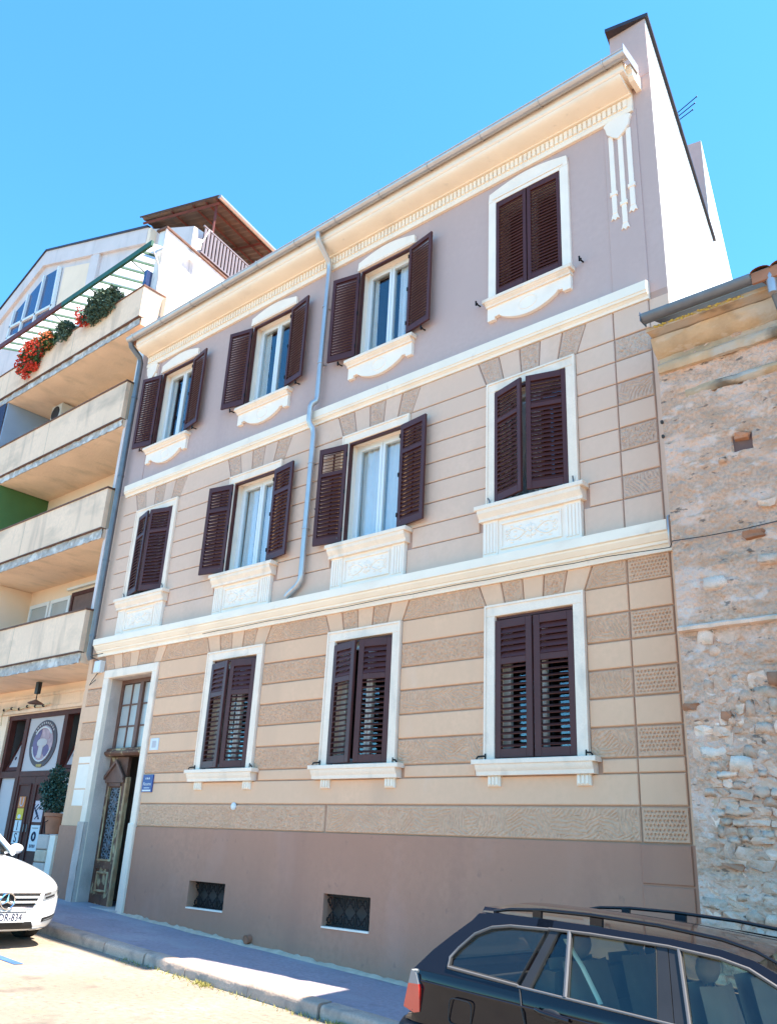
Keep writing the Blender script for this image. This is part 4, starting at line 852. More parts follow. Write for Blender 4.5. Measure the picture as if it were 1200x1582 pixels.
# flower troughs along the top balcony
random.seed(2)
for (x, L, lab, mats, zdrop, sd_) in ((-14.85, .95, 'cascading red geraniums, leftmost trough on the top balcony', ('leaf_green', 'petal_red'), .28, 31), (-14.05, .45, 'small green plant with few red flowers behind the coping of the top balcony', ('leaf_green', 'petal_orange'), .02, 32), (-13.25, .38, 'grey-green trailing plant in a small pot on the top balcony', ('leaf_grey', None), .06, 33), (-11.75, 1.30, 'large bushy green plant with red flowers at its left end on the top balcony', ('leaf_grey', 'petal_red'), .06, 34)):
    t = thing('flower_trough', lab, 'plant', (x, -.2, 13.4), 'planters along the top balcony')
    part('trough', MB().cbox(x-L/2, x+L/2, -.03, .11, 13.26, 13.42, .01), 'terracotta', t)
    hz = .22 if L > .6 else .17
    leafy('foliage', foliage((x, -.20, 13.50-zdrop*.6), (L*.58, .24, hz*1.35+zdrop*.7), int(1300*L+450), .075, sd_, droop=.3), mats[0], t)
    if mats[1]:
        if sd_ == 34:
            leafy('blossoms', blossoms((x-.55, -.30, 13.45), (.20, .16, .24), 55, .065, sd_+9), 'petal_red', t); leafy('foliage', foliage((x+.15, -.20, 13.62), (.66, .25, .32), 1700, .085, 77), 'leaf_grey', t)
        else: leafy('blossoms', blossoms((x, -.28, 13.48-zdrop), (L*.55, .22, hz*1.2+zdrop*.85), int((230 if sd_ == 31 else 60)*L), .07, sd_+9), mats[1], t)
    for q_ in range(int(7*L)+2):
        xx = x+random.uniform(-.5, .5)*L; dn = random.uniform(-.05, .30)+zdrop
        pth = [(xx, -.15, 13.45), (xx+random.uniform(-.05, .05), -.30, 13.50-dn*.3), (xx+random.uniform(-.1, .1), -.33, 13.45-dn)]
        part('shoot', MB().tube(pth, .006, 4), mats[0], t); leafy('foliage', foliage((pth[2][0], pth[2][1], pth[2][2]+.05), (.06, .05, .10), 26, .055, sd_*7+q_, droop=.5), mats[0], t)
    if sd_ == 31: leafy('blossoms', blossoms((x+.25, -.30, 13.6), (.2, .12, .12), 20, .05, 90), 'petal_orange', t)
# pergola over the top balcony
pg = thing('pergola', 'white slatted pergola with a green front beam over the top balcony', 'pergola', (-13.5, .4, 13.4))
part('beam', MB().box(-17.5, -13.9, -.20, -.14, 14.46, 14.60), 'steel_red', pg); part('beam', MB().box(-13.9, -9.92, -.20, -.14, 14.46, 14.60), 'steel_green', pg)
rs = .30
rm_ = MB(); b = 0; rm_.box(-.010, .010, 0, 1.36, -.025, .025)
for i, v in enumerate(rm_.v): rm_.v[i] = (v[0], v[1], v[2]+v[1]*rs)
rmm = rm_.mesh('rafter'); x = -17.3
while x < -9.95: link('rafter', rmm, 'steel_green', pg, True, loc=(x, -.14, 14.53)); x += .46
x = -17.3
while x < -10.3:
    m = MB(); m.add([(x+.04, -.12, 14.575), (x+.42, -.12, 14.575), (x+.42, 1.2, 14.575+1.32*rs), (x+.04, 1.2, 14.575+1.32*rs)], [(0, 1, 2, 3)])
    part('awning_strip', m, 'awning', pg); x += .46
for x in (-16.2, -14.4, -12.6, -10.8): part('brace', MB().tube([(x, -.16, 14.47), (x+.25, 1.22, 13.9)], .014, 6), 'steel_green', pg)
part('end_post', MB().tube([(-9.98, -.17, 14.55), (-9.98, .12, 14.1), (-9.99, .22, 13.4)], .018, 6), 'attic_white', pg); part('end_post', MB().box(-10.02, -9.98, .16, .20, 12.9, 15.2), 'attic_white', pg)
# attic gable
AY = 1.25
gab = [(-25, 13.3), (-25, 16.9), (-21.97, 18.25), (-18.96, 19.50), (-12.78, 17.30), (-10.6, 16.3), (-10.6, 13.3)]
WIN = [(-20.45, 16.72), (-20.35, 17.75), (-18.70, 18.42), (-17.75, 18.30), (-17.62, 16.28)]
part('attic_wall', MB().prism(gab, AY, AY+.3), 'attic_white', A)
m = MB(); 
for i in range(len(gab)-3):
    pass
for (a, b) in (((-25.2, 16.75), (-18.96, 19.48)), ((-18.96, 19.48), (-12.70, 17.26))):
    m.prism([a, b, (b[0], b[1]+.06), (a[0], a[1]+.06)], AY-.14, AY+9)
part('attic_roof', m, 'dark_flashing', A)
m = MB()
for (a, b) in (((-25.0, 16.25), (-18.96, 18.92)), ((-18.96, 18.92), (-12.70, 16.75))): m.prism([a, b, (b[0], b[1]+.555), (a[0], a[1]+.555)], AY-.10, AY-.001)
part('attic_fascia', m, 'attic_white', A); part('attic_pier', MB().box(-15.75, -15.25, AY-.09, AY-.001, 13.4, 17.75), 'attic_white', A)
part('attic_pane_wall', MB().prism([(-17.5, 14.0), (-17.5, 18.2), (-15.8, 17.6), (-15.8, 14.0)], AY-.03, AY-.001), 'loggia_wall', A)
wn = part('attic_window', MB().prism([(-20.5, 16.66), (-17.57, 16.22), (-17.57, 16.32), (-20.5, 16.76)], AY-.13, AY-.02).prism([(-20.5, 16.7), (-20.42, 16.7), (-20.32, 17.75), (-20.4, 17.75)], AY-.13, AY-.02).prism([(-18.75, 16.5), (-18.67, 16.5), (-18.62, 18.38), (-18.70, 18.38)], AY-.13, AY-.02).prism([(-17.66, 16.25), (-17.58, 16.25), (-17.70, 18.3), (-17.78, 18.3)], AY-.13, AY-.02).prism([(-19.65, 16.6), (-19.57, 16.6), (-19.52, 18.05), (-19.6, 18.05)], AY-.13, AY-.02).prism([(-20.45, 17.10), (-17.62, 16.78), (-17.62, 16.86), (-20.45, 17.18)], AY-.13, AY-.02), 'window_white', A)
pm('attic_pane', (.03, .05, .13), .2, 1, .08, spec=.7)
for q in ([(-20.42, 16.76), (-20.32, 17.75), (-19.6, 18.05), (-19.65, 16.66)], [(-19.57, 16.64), (-19.52, 18.08), (-18.70, 18.38), (-18.75, 16.52)], [(-18.67, 16.5), (-18.62, 18.40), (-17.78, 18.30), (-17.66, 16.32)]): sub('pane', MB().prism(q, AY-.06, AY-.05), 'attic_pane', wn)
# terrace doors behind the pergola
tw = part('terrace_window', MB().box(-12.9, -12.82, AY-.06, AY-.002, 13.4, 15.2).box(-11.3, -11.22, AY-.06, AY-.002, 13.4, 15.2).box(-12.9, -11.22, AY-.06, AY-.002, 15.2, 15.3), 'window_white', A); sub('pane', MB().box(-12.82, -11.3, AY-.03, AY-.02, 13.4, 15.2), 'attic_pane', tw)
part('blue_screen', MB().box(-10.35, -10.25, .0, .9, 13.42, 14.05), 'attic_pane', A)
# side fire wall in the sun, terrace rail and canopy above it
FX, FY = -10.0, .2
def SKL(s, q, z): return skew(s, q, z, FX, FY)
part('side_wall', skewprism([(0, 9), (0, 15.2), (9, 15.3), (9, 9)], -.25, 0, FX, FY), 'white_plaster', A)
part('side_wall_coping', skewprism([(-.06, 15.2), (-.06, 15.25), (9, 15.35), (9, 15.3)], -.30, .04, FX, FY), 'coping', A)
rl = part('terrace_rail', skewprism([(1.15, 16.17), (1.15, 16.21), (6, 16.26), (6, 16.22)], -.05, -.01, FX, FY), 'rail_grey', A)
for i in range(38):
    s = 1.2+i*.125; sub('baluster', skewprism([(s, 15.42), (s, 16.17), (s+.075, 16.17), (s+.075, 15.42)], -.035, -.02, FX, FY), 'rail_grey', rl)
sub('bottom_rail', skewprism([(1.15, 15.38), (1.15, 15.42), (6, 15.47), (6, 15.43)], -.05, -.01, FX, FY), 'rail_grey', rl)
part('terrace_back', skewprism([(1.3, 15.3), (1.3, 17.0), (6, 17.0), (6, 15.3)], -2.2, -2.1, FX, FY), 'loggia_wall', A)
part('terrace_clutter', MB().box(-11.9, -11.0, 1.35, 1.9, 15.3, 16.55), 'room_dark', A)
# canopy: corner at s~1.6, slopes up to the left
cs = math.tan(R(7))
def CN(s, q): return SKL(s, q, 17.20-q*cs)   # q negative to the left -> higher
m = MB(); n = 44
def canf(u, v):
    q = .12-3.6*u; s = 1.35+5.0*v; p = CN(s, q); return (p[0], p[1], p[2]+.0)
m.grid(canf, 24, 1); mm = MB()
for k in range(24):
    pass
def canw(u, v):
    q = .16-2.75*u; s = 1.30+5.0*v; p = CN(s, q); return (p[0], p[1], p[2]+.025*math.sin(v*5.0*2*math.pi/.18)*.6)
mm.grid(canw, 4, 220); part('canopy_sheet', mm, 'corrugated', A)
for s in (1.45, 3.2, 4.9):
    a, b = CN(s, .10), CN(s, -2.6); part('canopy_rafter', MB().tube([(a[0], a[1], a[2]-.10), (b[0], b[1], b[2]-.10)], .045, 4), 'steel_red', A)
for q in (.06, -.30, -.75, -1.5): a, b = CN(1.35, q), CN(6.2, q); part('canopy_purlin', MB().tube([(a[0], a[1], a[2]-.05), (b[0], b[1], b[2]-.05)], .03, 4), 'steel_red', A)
a, b = CN(1.30, .20), CN(6.3, .20); part('canopy_gutter', MB().tube([(a[0], a[1], a[2]-.03), (b[0], b[1], b[2]-.03)], .06, 10), 'zinc', A, 60)
a = CN(1.5, -.05); part('canopy_post', MB().tube([(a[0], a[1], a[2]-.08), (a[0], a[1], 15.3)], .03, 6), 'steel_red', A)
part('canopy_verge', MB().tube([CN(1.30, .18), CN(1.30, -2.6)], .03, 4), 'dark_flashing', A)
part('white_cord', MB().tube([SKL(1.0, -.02, 15.3), SKL(1.25, -.02, 15.9), SKL(1.35, -.02, 16.2), SKL(1.5, -.05, 16.25), SKL(1.7, -.05, 16.15)], .015, 6), 'plastic_white', A)
m = MB().tube([SKL(.08, .04, 12.62), SKL(.12, .06, 12.80), SKL(.35, .07, 12.86), SKL(.62, .07, 12.86)], .03, 6); part('drain_spout', m, 'zinc_old', A, 50)
part('terrace_floor', MB().box(BX0, -10.03, WY+.3, 9, 13.2, 13.35), 'soffit', A)

# ------------------------------------------------------------------ stone house on the right
T = thing('stone_house', 'weathered stone house with crumbling render right of the town house', 'house', (3.4, -.5, 0))
NX0, NX1, NY = 1.93, 9.5, -.5
LEDGE = 3.89
m = MB()
def nf(u, v):
    x = NX0+2.3*u; z = -.3+7.35*v
    d = .030*N3(x*1.6, 4, z*1.6)+.020*N3(x*5, 9, z*7)+.016*N3(x*11, 1, z*17)+.008*N3(x*27, 6, z*38)
    if z < LEDGE: d += .008*N3(x*9, 2, z*12)
    hole = N3(x*7+40, 3, z*9); d += -.035*max(0, hole-.52)*4
    if abs(x-2.72) < .085 and abs(z-5.70) < .085: d -= .06
    k = min(1, u*2.3/.06); return (x, NY-d*k-.0, z)
m.grid(nf, 150, 470); part('render_wall', m, 'house_stucco', T, 80)
part('render_wall', MB().box(NX0+2.3, NX1, NY, NY+.4, -.6, 7.05), 'house_stucco', T)
part('end_wall', MB().box(NX0, NX0+.3, NY+.03, 8, -.3, 7.0), 'house_stucco', T)
part('niche', MB().box(2.62, 2.82, NY+.03, NY+.06, 5.6, 5.8), 'wood_brown', T)
# cornice mouldings and ledge, edges broken
def mould(prof, x0, x1, mat, seed, amp=.024, n=70, name='cornice_moulding'):
    m = MB(); k = len(prof)
    def f(u, v):
        x = x0+(x1-x0)*u; i = round(v*(k-1)); y, z = prof[i]; j = amp*N3(x*6, seed, z*8)+amp*.7*N3(x*17, seed, y*20); brk = max(0, N3(x*1.5, seed*3.1, 0)-.25)*.10
        return (x, min(NY+.0, y+abs(j)+brk), z+j*.6)
    m.grid(f, n, k-1); 
    for e in (0, 1): m.add([f(e, i/(k-1)) for i in range(k)], [tuple(range(k))])
    part(name, m, mat, T, 40)
mould([(NY+.02, 6.93), (NY-.05, 6.95), (NY-.11, 6.99), (NY-.15, 7.04), (NY-.17, 7.10), (NY-.02, 7.12)], NX0, NX1, 'house_mould', 3)
mould([(NY+.02, 6.72), (NY-.05, 6.725), (NY-.075, 6.76), (NY-.08, 6.80), (NY-.055, 6.835), (NY-.02, 6.85), (NY+.02, 6.94)], NX0+.02, NX1, 'house_mould', 5)
mould([(NY+.02, 6.36), (NY-.03, 6.37), (NY-.055, 6.40), (NY-.055, 6.43), (NY-.02, 6.46), (NY+.02, 6.47)], NX0+.28, NX1, 'house_mould', 8, .016)
mould([(NY+.02, LEDGE-.03), (NY-.055, LEDGE-.02), (NY-.065, LEDGE+.01), (NY-.05, LEDGE+.025), (NY+.02, LEDGE+.04)], NX0+.01, NX1, 'rubble_white', 12, .012, name='ledge')
part('eave_soffit', MB().box(NX0+.02, NX1, NY-.30, NY+.05, 7.115, 7.16), 'house_mould', T)
gp = [(-.90+.075*math.cos(math.pi+math.pi*t/10), 7.245+.085*math.sin(math.pi+math.pi*t/10)) for t in range(11)]+[(-.825, 7.27), (-.835, 7.27)]+[(-.90+.066*math.cos(2*math.pi-math.pi*t/10), 7.245+.076*math.sin(2*math.pi-math.pi*t/10)) for t in range(11)]
part('gutter', MB().profx(gp, 1.97, 3.12), 'zinc_old', T, 35); part('gutter_end', MB().prism([(1.962, 7.16), (1.97, 7.16), (1.97, 7.27), (1.962, 7.27)], -.975, -.825), 'zinc_old', T)
m = MB(); random.seed(8)
for i in range(60): x = 2.05+1.0*i/60; m.ell((x, -.80+random.uniform(-.02, .02), 7.135+random.uniform(-.01, .012)), (random.uniform(.010, .022), .02, random.uniform(.005, .012)), 6, 4)
part('foam_seal', m, 'foam_yellow', T, 60, kind='stuff')
rm_ = MB(); rm_.grid(lambda u, v: (NX0-.0+(NX1-NX0)*u, -.93+5*v, 7.27+5*v*.36), 4, 4); part('roof_deck', rm_, 'dark_flashing', T)
tm_ = MB(); tm_.grid(lambda u, v: (.10*math.cos(math.pi*(1-u))*(1-.12*v), .44*v, .055*math.sin(math.pi*u)+.44*v*.36), 8, 1); tmm = tm_.mesh('roof_tile', 60)
x = 3.14; 
while x < 6.2:
    for j in range(3): link('roof_tile', tmm, 'roof_tile', T, True, loc=(x+.08, -.97+j*.40, 7.23+j*.40*.36+random.uniform(-.004, .004)), rot=(0, 0, random.uniform(-.02, .02)))
    x += .19
part('eave_board', MB().box(3.13, NX1, -.95, -.92, 7.13, 7.25), 'roof_tile', T)
part('downpipe', MB().tube([(3.30, -.90, 7.20), (3.30, -.90, 7.10), (3.31, -.84, 7.0), (3.33, -.62, 6.72), (3.34, -.57, 6.6), (3.36, -.57, .4)], .05, 10), 'zinc_old', T, 60)
part('pipe_head', MB().lathe([(.045, -.12), (.055, .06), (.05, .10), (.03, .12)], (3.30, -.90, 7.10), 'z', 12), 'zinc', T, 50)
# rubble stones
sm = []
for k in range(10):
    random.seed(60+k); bm = bmesh.new(); bmesh.ops.create_cube(bm, size=1); bmesh.ops.subdivide_edges(bm, edges=bm.edges, cuts=1, use_grid_fill=True)
    for v in bm.verts:
        l = v.co.length; v.co *= (.50/l)*.30+.70; v.co += Vector([random.uniform(-.13, .13) for _ in range(3)])
    for f in bm.faces: f.smooth = k % 3 == 0
    me = bpy.data.meshes.new('stone'); bm.to_mesh(me); bm.free(); sm.append(me)
smw = [m_.copy() for m_ in sm]; smb = [m_.copy() for m_ in sm]
random.seed(14); zc = .35; cnt = 0
while zc < LEDGE-.05:
    hrow = random.uniform(.055, .125); x = NX0+.02+random.uniform(0, .05)
    while x < 3.0:
        wdt = random.choice([random.uniform(.06, .13), random.uniform(.10, .22)]); hh = hrow*random.uniform(.7, 1.15)
        cover = .42*N3(x*1.5, 20, zc*1.5)+.13*(zc-3.0)
        if cover < .13 and cnt < 288:
            r_ = random.random(); pr = random.uniform(-.016, .014)-max(0, cover)*.10
            k = random.randrange(10); me, mt, nm = (smb[k], 'brick', 'brick') if r_ < .025 else ((smw[k], 'rubble_white', 'stone') if r_ < .14 else (sm[k], 'rubble', 'stone'))
            link(nm, me, mt, T, True, loc=(x+wdt/2, NY+.062-pr, zc+hh/2+random.uniform(-.012, .012)), rot=(random.uniform(-.08, .08), random.uniform(-.10, .10), random.uniform(-.08, .08)), scale=(wdt*1.08, .15, hh*1.12)); cnt += 1
        x += wdt*1.05
    zc += hrow*1.05
for (x, z, a, b, mt, mi) in ((2.74, 4.72, .20, .09, 'brick', 1), (2.33, 4.30, .22, .12, 'rubble_white', 3), (2.0, 3.15, .17, .06, 'brick', 4), (2.32, 3.05, .10, .08, 'brick', 5), (2.42, 2.62, .20, .13, 'rubble_white', 6), (2.25, 1.78, .22, .055, 'brick', 7), (2.72, 5.76, .15, .07, 'brick', 8), (2.52, 5.55, .08, .05, 'rubble', 0), (2.85, 4.45, .2, .09, 'rubble', 3), (2.9, 5.0, .18, .08, 'rubble', 2)):
    link('brick' if mt == 'brick' else 'stone', {'brick': smb, 'rubble_white': smw, 'rubble': sm}[mt][mi], mt, T, True, loc=(x, NY+.03, z), rot=(0, random.uniform(-.1, .1), 0), scale=(a, .14, b))
# broken plaster left on the seam between the two houses
m = MB(); m.grid(lambda u, v: (1.90+.06*u+.012*N3(u*3, v*30, 3), -.06-.43*u+.03*N3(u*4, v*26, 1), .25+1.75*v), 6, 50); part('seam_plaster', m, 'white_moulding', T, 60)
for z in (6.15, 5.98): part('seam_knot', MB().ell((1.93, -.52, z), (.018, .02, .024), 8, 5), 'cable', T)
# roof antenna
an = thing('roof_antenna', 'thin rooftop television antenna behind the white side wall', 'antenna', (1.0, 2.2, 12.7))
part('mast', MB().tube([(1.25, 2.28, 12.3), (1.25, 2.28, 13.15)], .016, 6), 'iron', an)
part('boom', MB().tube([(1.25, 2.28, 13.02), (1.45, 2.22, 13.02)], .010, 5), 'iron', an)
for i, (z, e) in enumerate(((12.90, 1.70), (12.98, 1.74), (13.06, 1.78))): part('element', MB().tube([(1.38, 2.24, z), (e, 2.16, z+.03*i)], .008, 5), 'iron', an); part('tip', MB().ell((e, 2.16, z+.03*i), (.014, .014, .014), 6, 4), 'iron', an)
vt = thing('roof_vent', 'small bent vent pipe beside the stair head behind the white wall', 'vent', (.6, 4.4, 13)); part('pipe', MB().tube([(.60, 4.5, 12.6), (.60, 4.5, 13.62), (.66, 4.45, 13.70), (.76, 4.40, 13.68)], .03, 6), 'zinc_old', vt)

# ------------------------------------------------------------------ cars
def wheel(par, x, y, r, side):
    tyre = sub('wheel', MB().lathe([(r*.66, -.10), (r*.93, -.105), (r, -.08), (r, .08), (r*.93, .105), (r*.66, .10)], (x, y, r), 'y', 28), 'rubber', par, 40)
    m = MB().lathe([(r*.66, -.085), (r*.62, -.09), (r*.60, -.05), (r*.60, .05), (r*.62, .09), (r*.66, .085)], (x, y, r), 'y', 28)
    for k in range(7):
        a = 2*math.pi*k/7; yy = y+side*.075
        m.tube([(x+.05*math.cos(a), yy, r+.05*math.sin(a)), (x+r*.62*math.cos(a), yy+side*.01, r+r*.62*math.sin(a))], .022, 5)
    m.lathe([(.06, -.01), (.06, .01)], (x, y+side*.085, r), 'y', 12); sub('rim', m, 'car_trim', tyre, 40)
def cut_arches(ob, arches):
    """cut wheel openings with temporary cylinders"""
    cs_ = []
    for (x, y, z, r) in arches:
        c = bpy.data.objects.new('cutter', MB().lathe([(r, -.45), (r, .45)], (x, y, z), 'y', 32).mesh('cutter')); C.objects.link(c); cs_.append(c)
        md = ob.modifiers.new('b', 'BOOLEAN'); md.object = c; md.operation = 'DIFFERENCE'; md.solver = 'EXACT'
    par = ob.parent; ob.parent = None; bpy.context.view_layer.update()
    me = bpy.data.meshes.new_from_object(ob.evaluated_get(bpy.context.evaluated_depsgraph_get())); ob.modifiers.clear(); ob.data = me; ob.parent = par
    for c in cs_: bpy.data.objects.remove(c)

# ---- black estate car
W = thing('estate_car', 'black estate car with roof rails parked in front of the town house', 'car', (1.16, -2.74, G(1.16)-.125))
W.rotation_euler = (0, math.atan(.0515), 0)
def ys(z): return .845-max(0, z-.95)*.52
def belt(x): return .985-.012*x
half = [(0, .20), (.62, .20), (.80, .24), (.855, .34), (.868, .52), (.862, .66), (.868, .72), (.850, .86), (.856, .885), (.845, .93), (.832, None)]
def wsec(x, k):
    o = []
    for y, z in half: o.append((y*k[0], (belt(x) if z is None else z)*1.0 if z is None or z > .3 else z+k[1]))
    return o
st = [(-.05, (.80, .16)), (-.02, (.93, .10)), (.06, (.975, .06)), (.16, (.99, .02)), (.45, (1, 0)), (1.0, (1, 0)), (1.6, (1, 0)), (2.2, (1, 0)), (2.8, (1, 0)), (3.1, (.99, 0)), (3.45, (.97, 0)), (3.7, (.92, .02)), (3.88, (.82, .06)), (3.96, (.66, .12))]
def wnose(x, z):    # bonnet falls towards the front
    lim = .985-.012*x if x < 2.85 else .95-.20*((x-2.85)/1.1)**1.6
    return min(z, lim)
m = MB(); ns = len(half)
rows = []
for x, k in st:
    hs = [(x+( .05 if (x < 0 and z > .70) else 0)+(.035*(z-.6)/.4 if x < .2 and z > .6 else 0), y, wnose(x, z)) for y, z in wsec(x, k)]
    rows.append([(a, -b, c) for a, b, c in hs][::-1]+hs[1:])
nr = len(rows[0]); b0 = len(m.v)
for r_ in rows: m.v += r_
for i in range(len(rows)-1):
    for j in range(nr-1): m.f.append((b0+i*nr+j, b0+i*nr+j+1, b0+(i+1)*nr+j+1, b0+(i+1)*nr+j))
for i in (0, len(rows)-1): m.f.append(tuple(b0+i*nr+j for j in range(nr)))
# bonnet
ib = [i for i, (x, k) in enumerate(st) if x >= 2.8]
for a, b in zip(ib[:-1], ib[1:]):
    pa, pb = rows[a], rows[b]
    def row(P, q): y0, y1 = P[0][1], P[-1][1]; return (P[0][0], y0+(y1-y0)*q, P[0][2]+.045*(1-(2*q-1)**4))
    for q in range(10): m.add([row(pa, q/10), row(pa, (q+1)/10), row(pb, (q+1)/10), row(pb, q/10)], [(0, 1, 2, 3)])
body = sub('body', m, 'car_black', W, 32)
cut_arches(body, [(.78, s*.9, .31, .36) for s in (-1, 1)]+[(3.12, s*.9, .31, .36) for s in (-1, 1)])
for s in (-1, 1):
    for x in (.78, 3.12): wheel(W, x, s*.74, .31, s)
sub('underbody', MB().box(.1, 3.8, -.62, .62, .22, .30), 'black_plastic', W)
def side_poly(poly, s, off=0.0, th=.03):
    m = MB(); n = len(poly); m.add([(x, s*(ys(z)+off), z) for x, z in poly]+[(x, s*(ys(z)+off-th), z) for x, z in poly], [tuple(range(n)), tuple(range(2*n-1, n-1, -1))]+[(i, (i+1) % n, n+(i+1) % n, n+i) for i in range(n)]); return m
def trim(path, s, r=.011, off=.004): return MB().tube([(x, s*(ys(z)+off), z) for x, z in path], r, 6)
QG = [(.325, 1.005), (.32, 1.06), (.36, 1.11), (.45, 1.20), (.56, 1.25), (.68, 1.275), (.935, 1.292), (.835, .992)]
RT = [(.42, 1.325), (.55, 1.342), (.86, 1.352), (1.23, 1.357), (1.71, 1.357), (2.0, 1.345), (2.18, 1.318), (2.36, 1.255), (2.60, 1.14), (2.86, .985)]
RBt = [(.42, 1.24), (.55, 1.29), (.86, 1.305), (1.23, 1.315), (1.71, 1.318), (2.0, 1.305), (2.16, 1.28), (2.33, 1.215), (2.55, 1.10), (2.78, .955)]
for s in (-1, 1):
    sub('rear_quarter', side_poly([(.06, .955), (.16, 1.075), (.27, 1.18), (.38, 1.275), (.42, 1.325), (.55, 1.342), (.97, 1.354), (.97, 1.305), (.68, 1.29), (.55, 1.265), (.435, 1.212), (.345, 1.12), (.303, 1.06), (.308, .992), (.86, .975), (.86, .955)], s), 'car_black', W)
    sub('roof_frame', side_poly(RT[2:]+RBt[2:][::-1], s), 'car_black', W)
    sub('door_pillar', side_poly([(.862, .975), (.968, 1.305), (1.018, 1.308), (.922, .975)], s, .002), 'black_plastic', W)
    sub('door_pillar', side_poly([(1.73, .965), (1.645, 1.318), (1.705, 1.318), (1.815, .965)], s, .002), 'black_plastic', W)
    sub('door_pillar', side_poly([(1.82, .965), (1.710, 1.318), (1.765, 1.317), (1.895, .965)], s, .001), 'black_plastic', W)
    sub('window_bar', trim([(1.168, .98), (1.093, 1.308)], s, .013), 'car_trim', W)
    sub('window_bar', trim([(1.90, .97), (1.772, 1.312)], s, .010), 'car_trim', W)
    sub('window_trim', trim([(.85, .985), (.32, 1.0), (.312, 1.055), (.355, 1.115), (.44, 1.205), (.55, 1.258), (.68, 1.283), (.95, 1.299)], s, .010), 'car_trim', W, 60)
    sub('window_trim', trim([(.95, 1.303), (1.23, 1.313), (1.71, 1.317), (2.0, 1.303), (2.16, 1.277), (2.33, 1.212), (2.55, 1.098), (2.76, .955)], s, .009), 'car_trim', W, 60)
    sub('belt_trim', trim([(.84, .982), (1.4, .973), (1.85, .967), (2.75, .945)], s, .008), 'car_trim', W, 60)
    sub('side_window', side_poly(QG, s, -.012, .005), 'car_glass', W)
    sub('side_window', side_poly([(.93, .982), (1.022, 1.302), (1.085, 1.304), (1.155, .978)], s, -.012, .005), 'car_glass', W)
    sub('side_window', side_poly([(1.182, .977), (1.105, 1.304), (1.64, 1.312), (1.725, .968)], s, -.012, .005), 'car_glass', W)
    sub('side_window', side_poly([(1.905, .965), (1.782, 1.308), (2.0, 1.30), (2.15, 1.272), (2.32, 1.21), (2.55, 1.095), (2.74, .95)], s, -.012, .005), 'car_glass', W)
    for gp_ in (QG, [(.93, .982), (1.022, 1.302), (1.085, 1.304), (1.155, .978)], [(1.182, .977), (1.105, 1.304), (1.64, 1.312), (1.725, .968)], [(1.905, .965), (1.782, 1.308), (2.0, 1.30), (2.15, 1.272), (2.32, 1.21), (2.55, 1.095), (2.74, .95)]):
        sub('window_seal', MB().tube([(x, s*(ys(z)-.006), z) for x, z in gp_+gp_[:2]], .009, 5), 'rubber', W, 60)
    # rail with a raised bar
    rp_ = [(.50, 1.345), (.62, 1.372), (.86, 1.397), (1.21, 1.412), (1.63, 1.412), (1.99, 1.392), (2.17, 1.36), (2.29, 1.315)]
    sub('roof_rail', MB().tube([(x, s*.60, z) for x, z in rp_], [.008, .011, .012, .012, .012, .012, .010, .008], 8).box(.80, .86, s*.60-.012, s*.60+.012, 1.34, 1.39).box(1.20, 1.28, s*.60-.012, s*.60+.012, 1.35, 1.40), 'car_black', W, 60)
    # lamps, handles, seams, flap
    tl = [(.035, .945), (.085, .93), (.125, .86), (.145, .72), (.09, .705), (-.02, .72)]
    def tz(p): return (p[0], s*(.868*(.945+.045*min(1, max(0, (p[0]+.02)/.16)))+.004), p[1])
    up_ = [(.035, .945), (.085, .93), (.118, .872), (.012, .862)]; lo_ = [(.012, .862), (.118, .872), (.128, .85), (.145, .72), (.09, .705), (-.02, .72)]
    for poly, mt in ((up_, 'lamp_clear'), (lo_, 'lamp_red')):
        n = len(poly); m = MB().add([tz(p) for p in poly]+[(p[0]+.0, s*.70, p[1]) for p in poly], [tuple(range(n)), tuple(range(2*n-1, n-1, -1))]+[(i, (i+1) % n, n+(i+1) % n, n+i) for i in range(n)]); sub('tail_lamp', m, mt, W)
    sub('door_seam', MB().tube([(.865, s*.838, .972), (.895, s*.862, .89), (.955, s*.866, .72), (.96, s*.872, .62)], .0055, 5), 'black_plastic', W)
    sub('door_seam', MB().tube([(1.82, s*.838, .962), (1.84, s*.860, .88), (1.85, s*.87, .45)], .0055, 5), 'black_plastic', W)
    sub('side_crease', MB().tube([(.14, s*.862, .895), (.9, s*.862, .888), (1.8, s*.861, .88), (2.8, s*.86, .868)], .0065, 5), 'car_black', W, 60)
    for hx in (1.0, 1.92):
        h_ = sub('door_handle', MB().tube([(hx, s*.87, .892), (hx+.05, s*.895, .888), (hx+.16, s*.895, .880), (hx+.21, s*.868, .872)], .014, 8), 'car_black', W, 60)
        sub('recess', MB().ell((hx+.09, s*.852, .875), (.075, .012, .035), 12, 6), 'black_plastic', h_, 60)
    if s < 0: sub('fuel_flap', MB().tube([(.465+.085*math.copysign(abs(math.cos(t*math.pi/10))**.4, math.cos(t*math.pi/10)), -.871, .775+.07*math.copysign(abs(math.sin(t*math.pi/10))**.4, math.sin(t*math.pi/10))) for t in range(21)], .004, 5), 'black_plastic', W)
    sub('wing_mirror', MB().ell((2.62, s*.96, 1.02), (.07, .11, .07), 12, 8), 'car_black', W, 60)
    sub('headlamp', MB().ell((3.80, s*.55, .66), (.12, .16, .07), 12, 8), 'lamp_clear', W, 60)
m = MB(); m.grid(lambda u, v: (.42+1.78*u, (2*v-1)*(ys(1.34)-.005), 1.335+.018*math.sin(math.pi*min(1, u*1.0))+.05*(1-(2*v-1)**2)-.02*u*u), 12, 12); sub('roof', m, 'car_black', W, 60)
m = MB(); m.grid(lambda u, v: (2.19+.70*u, (2*v-1)*(ys(1.34-.36*u)-.02), 1.318+.05*(1-(2*v-1)**2)*(1-u)-.355*u), 6, 8); sub('windscreen', m, 'car_glass', W, 60)
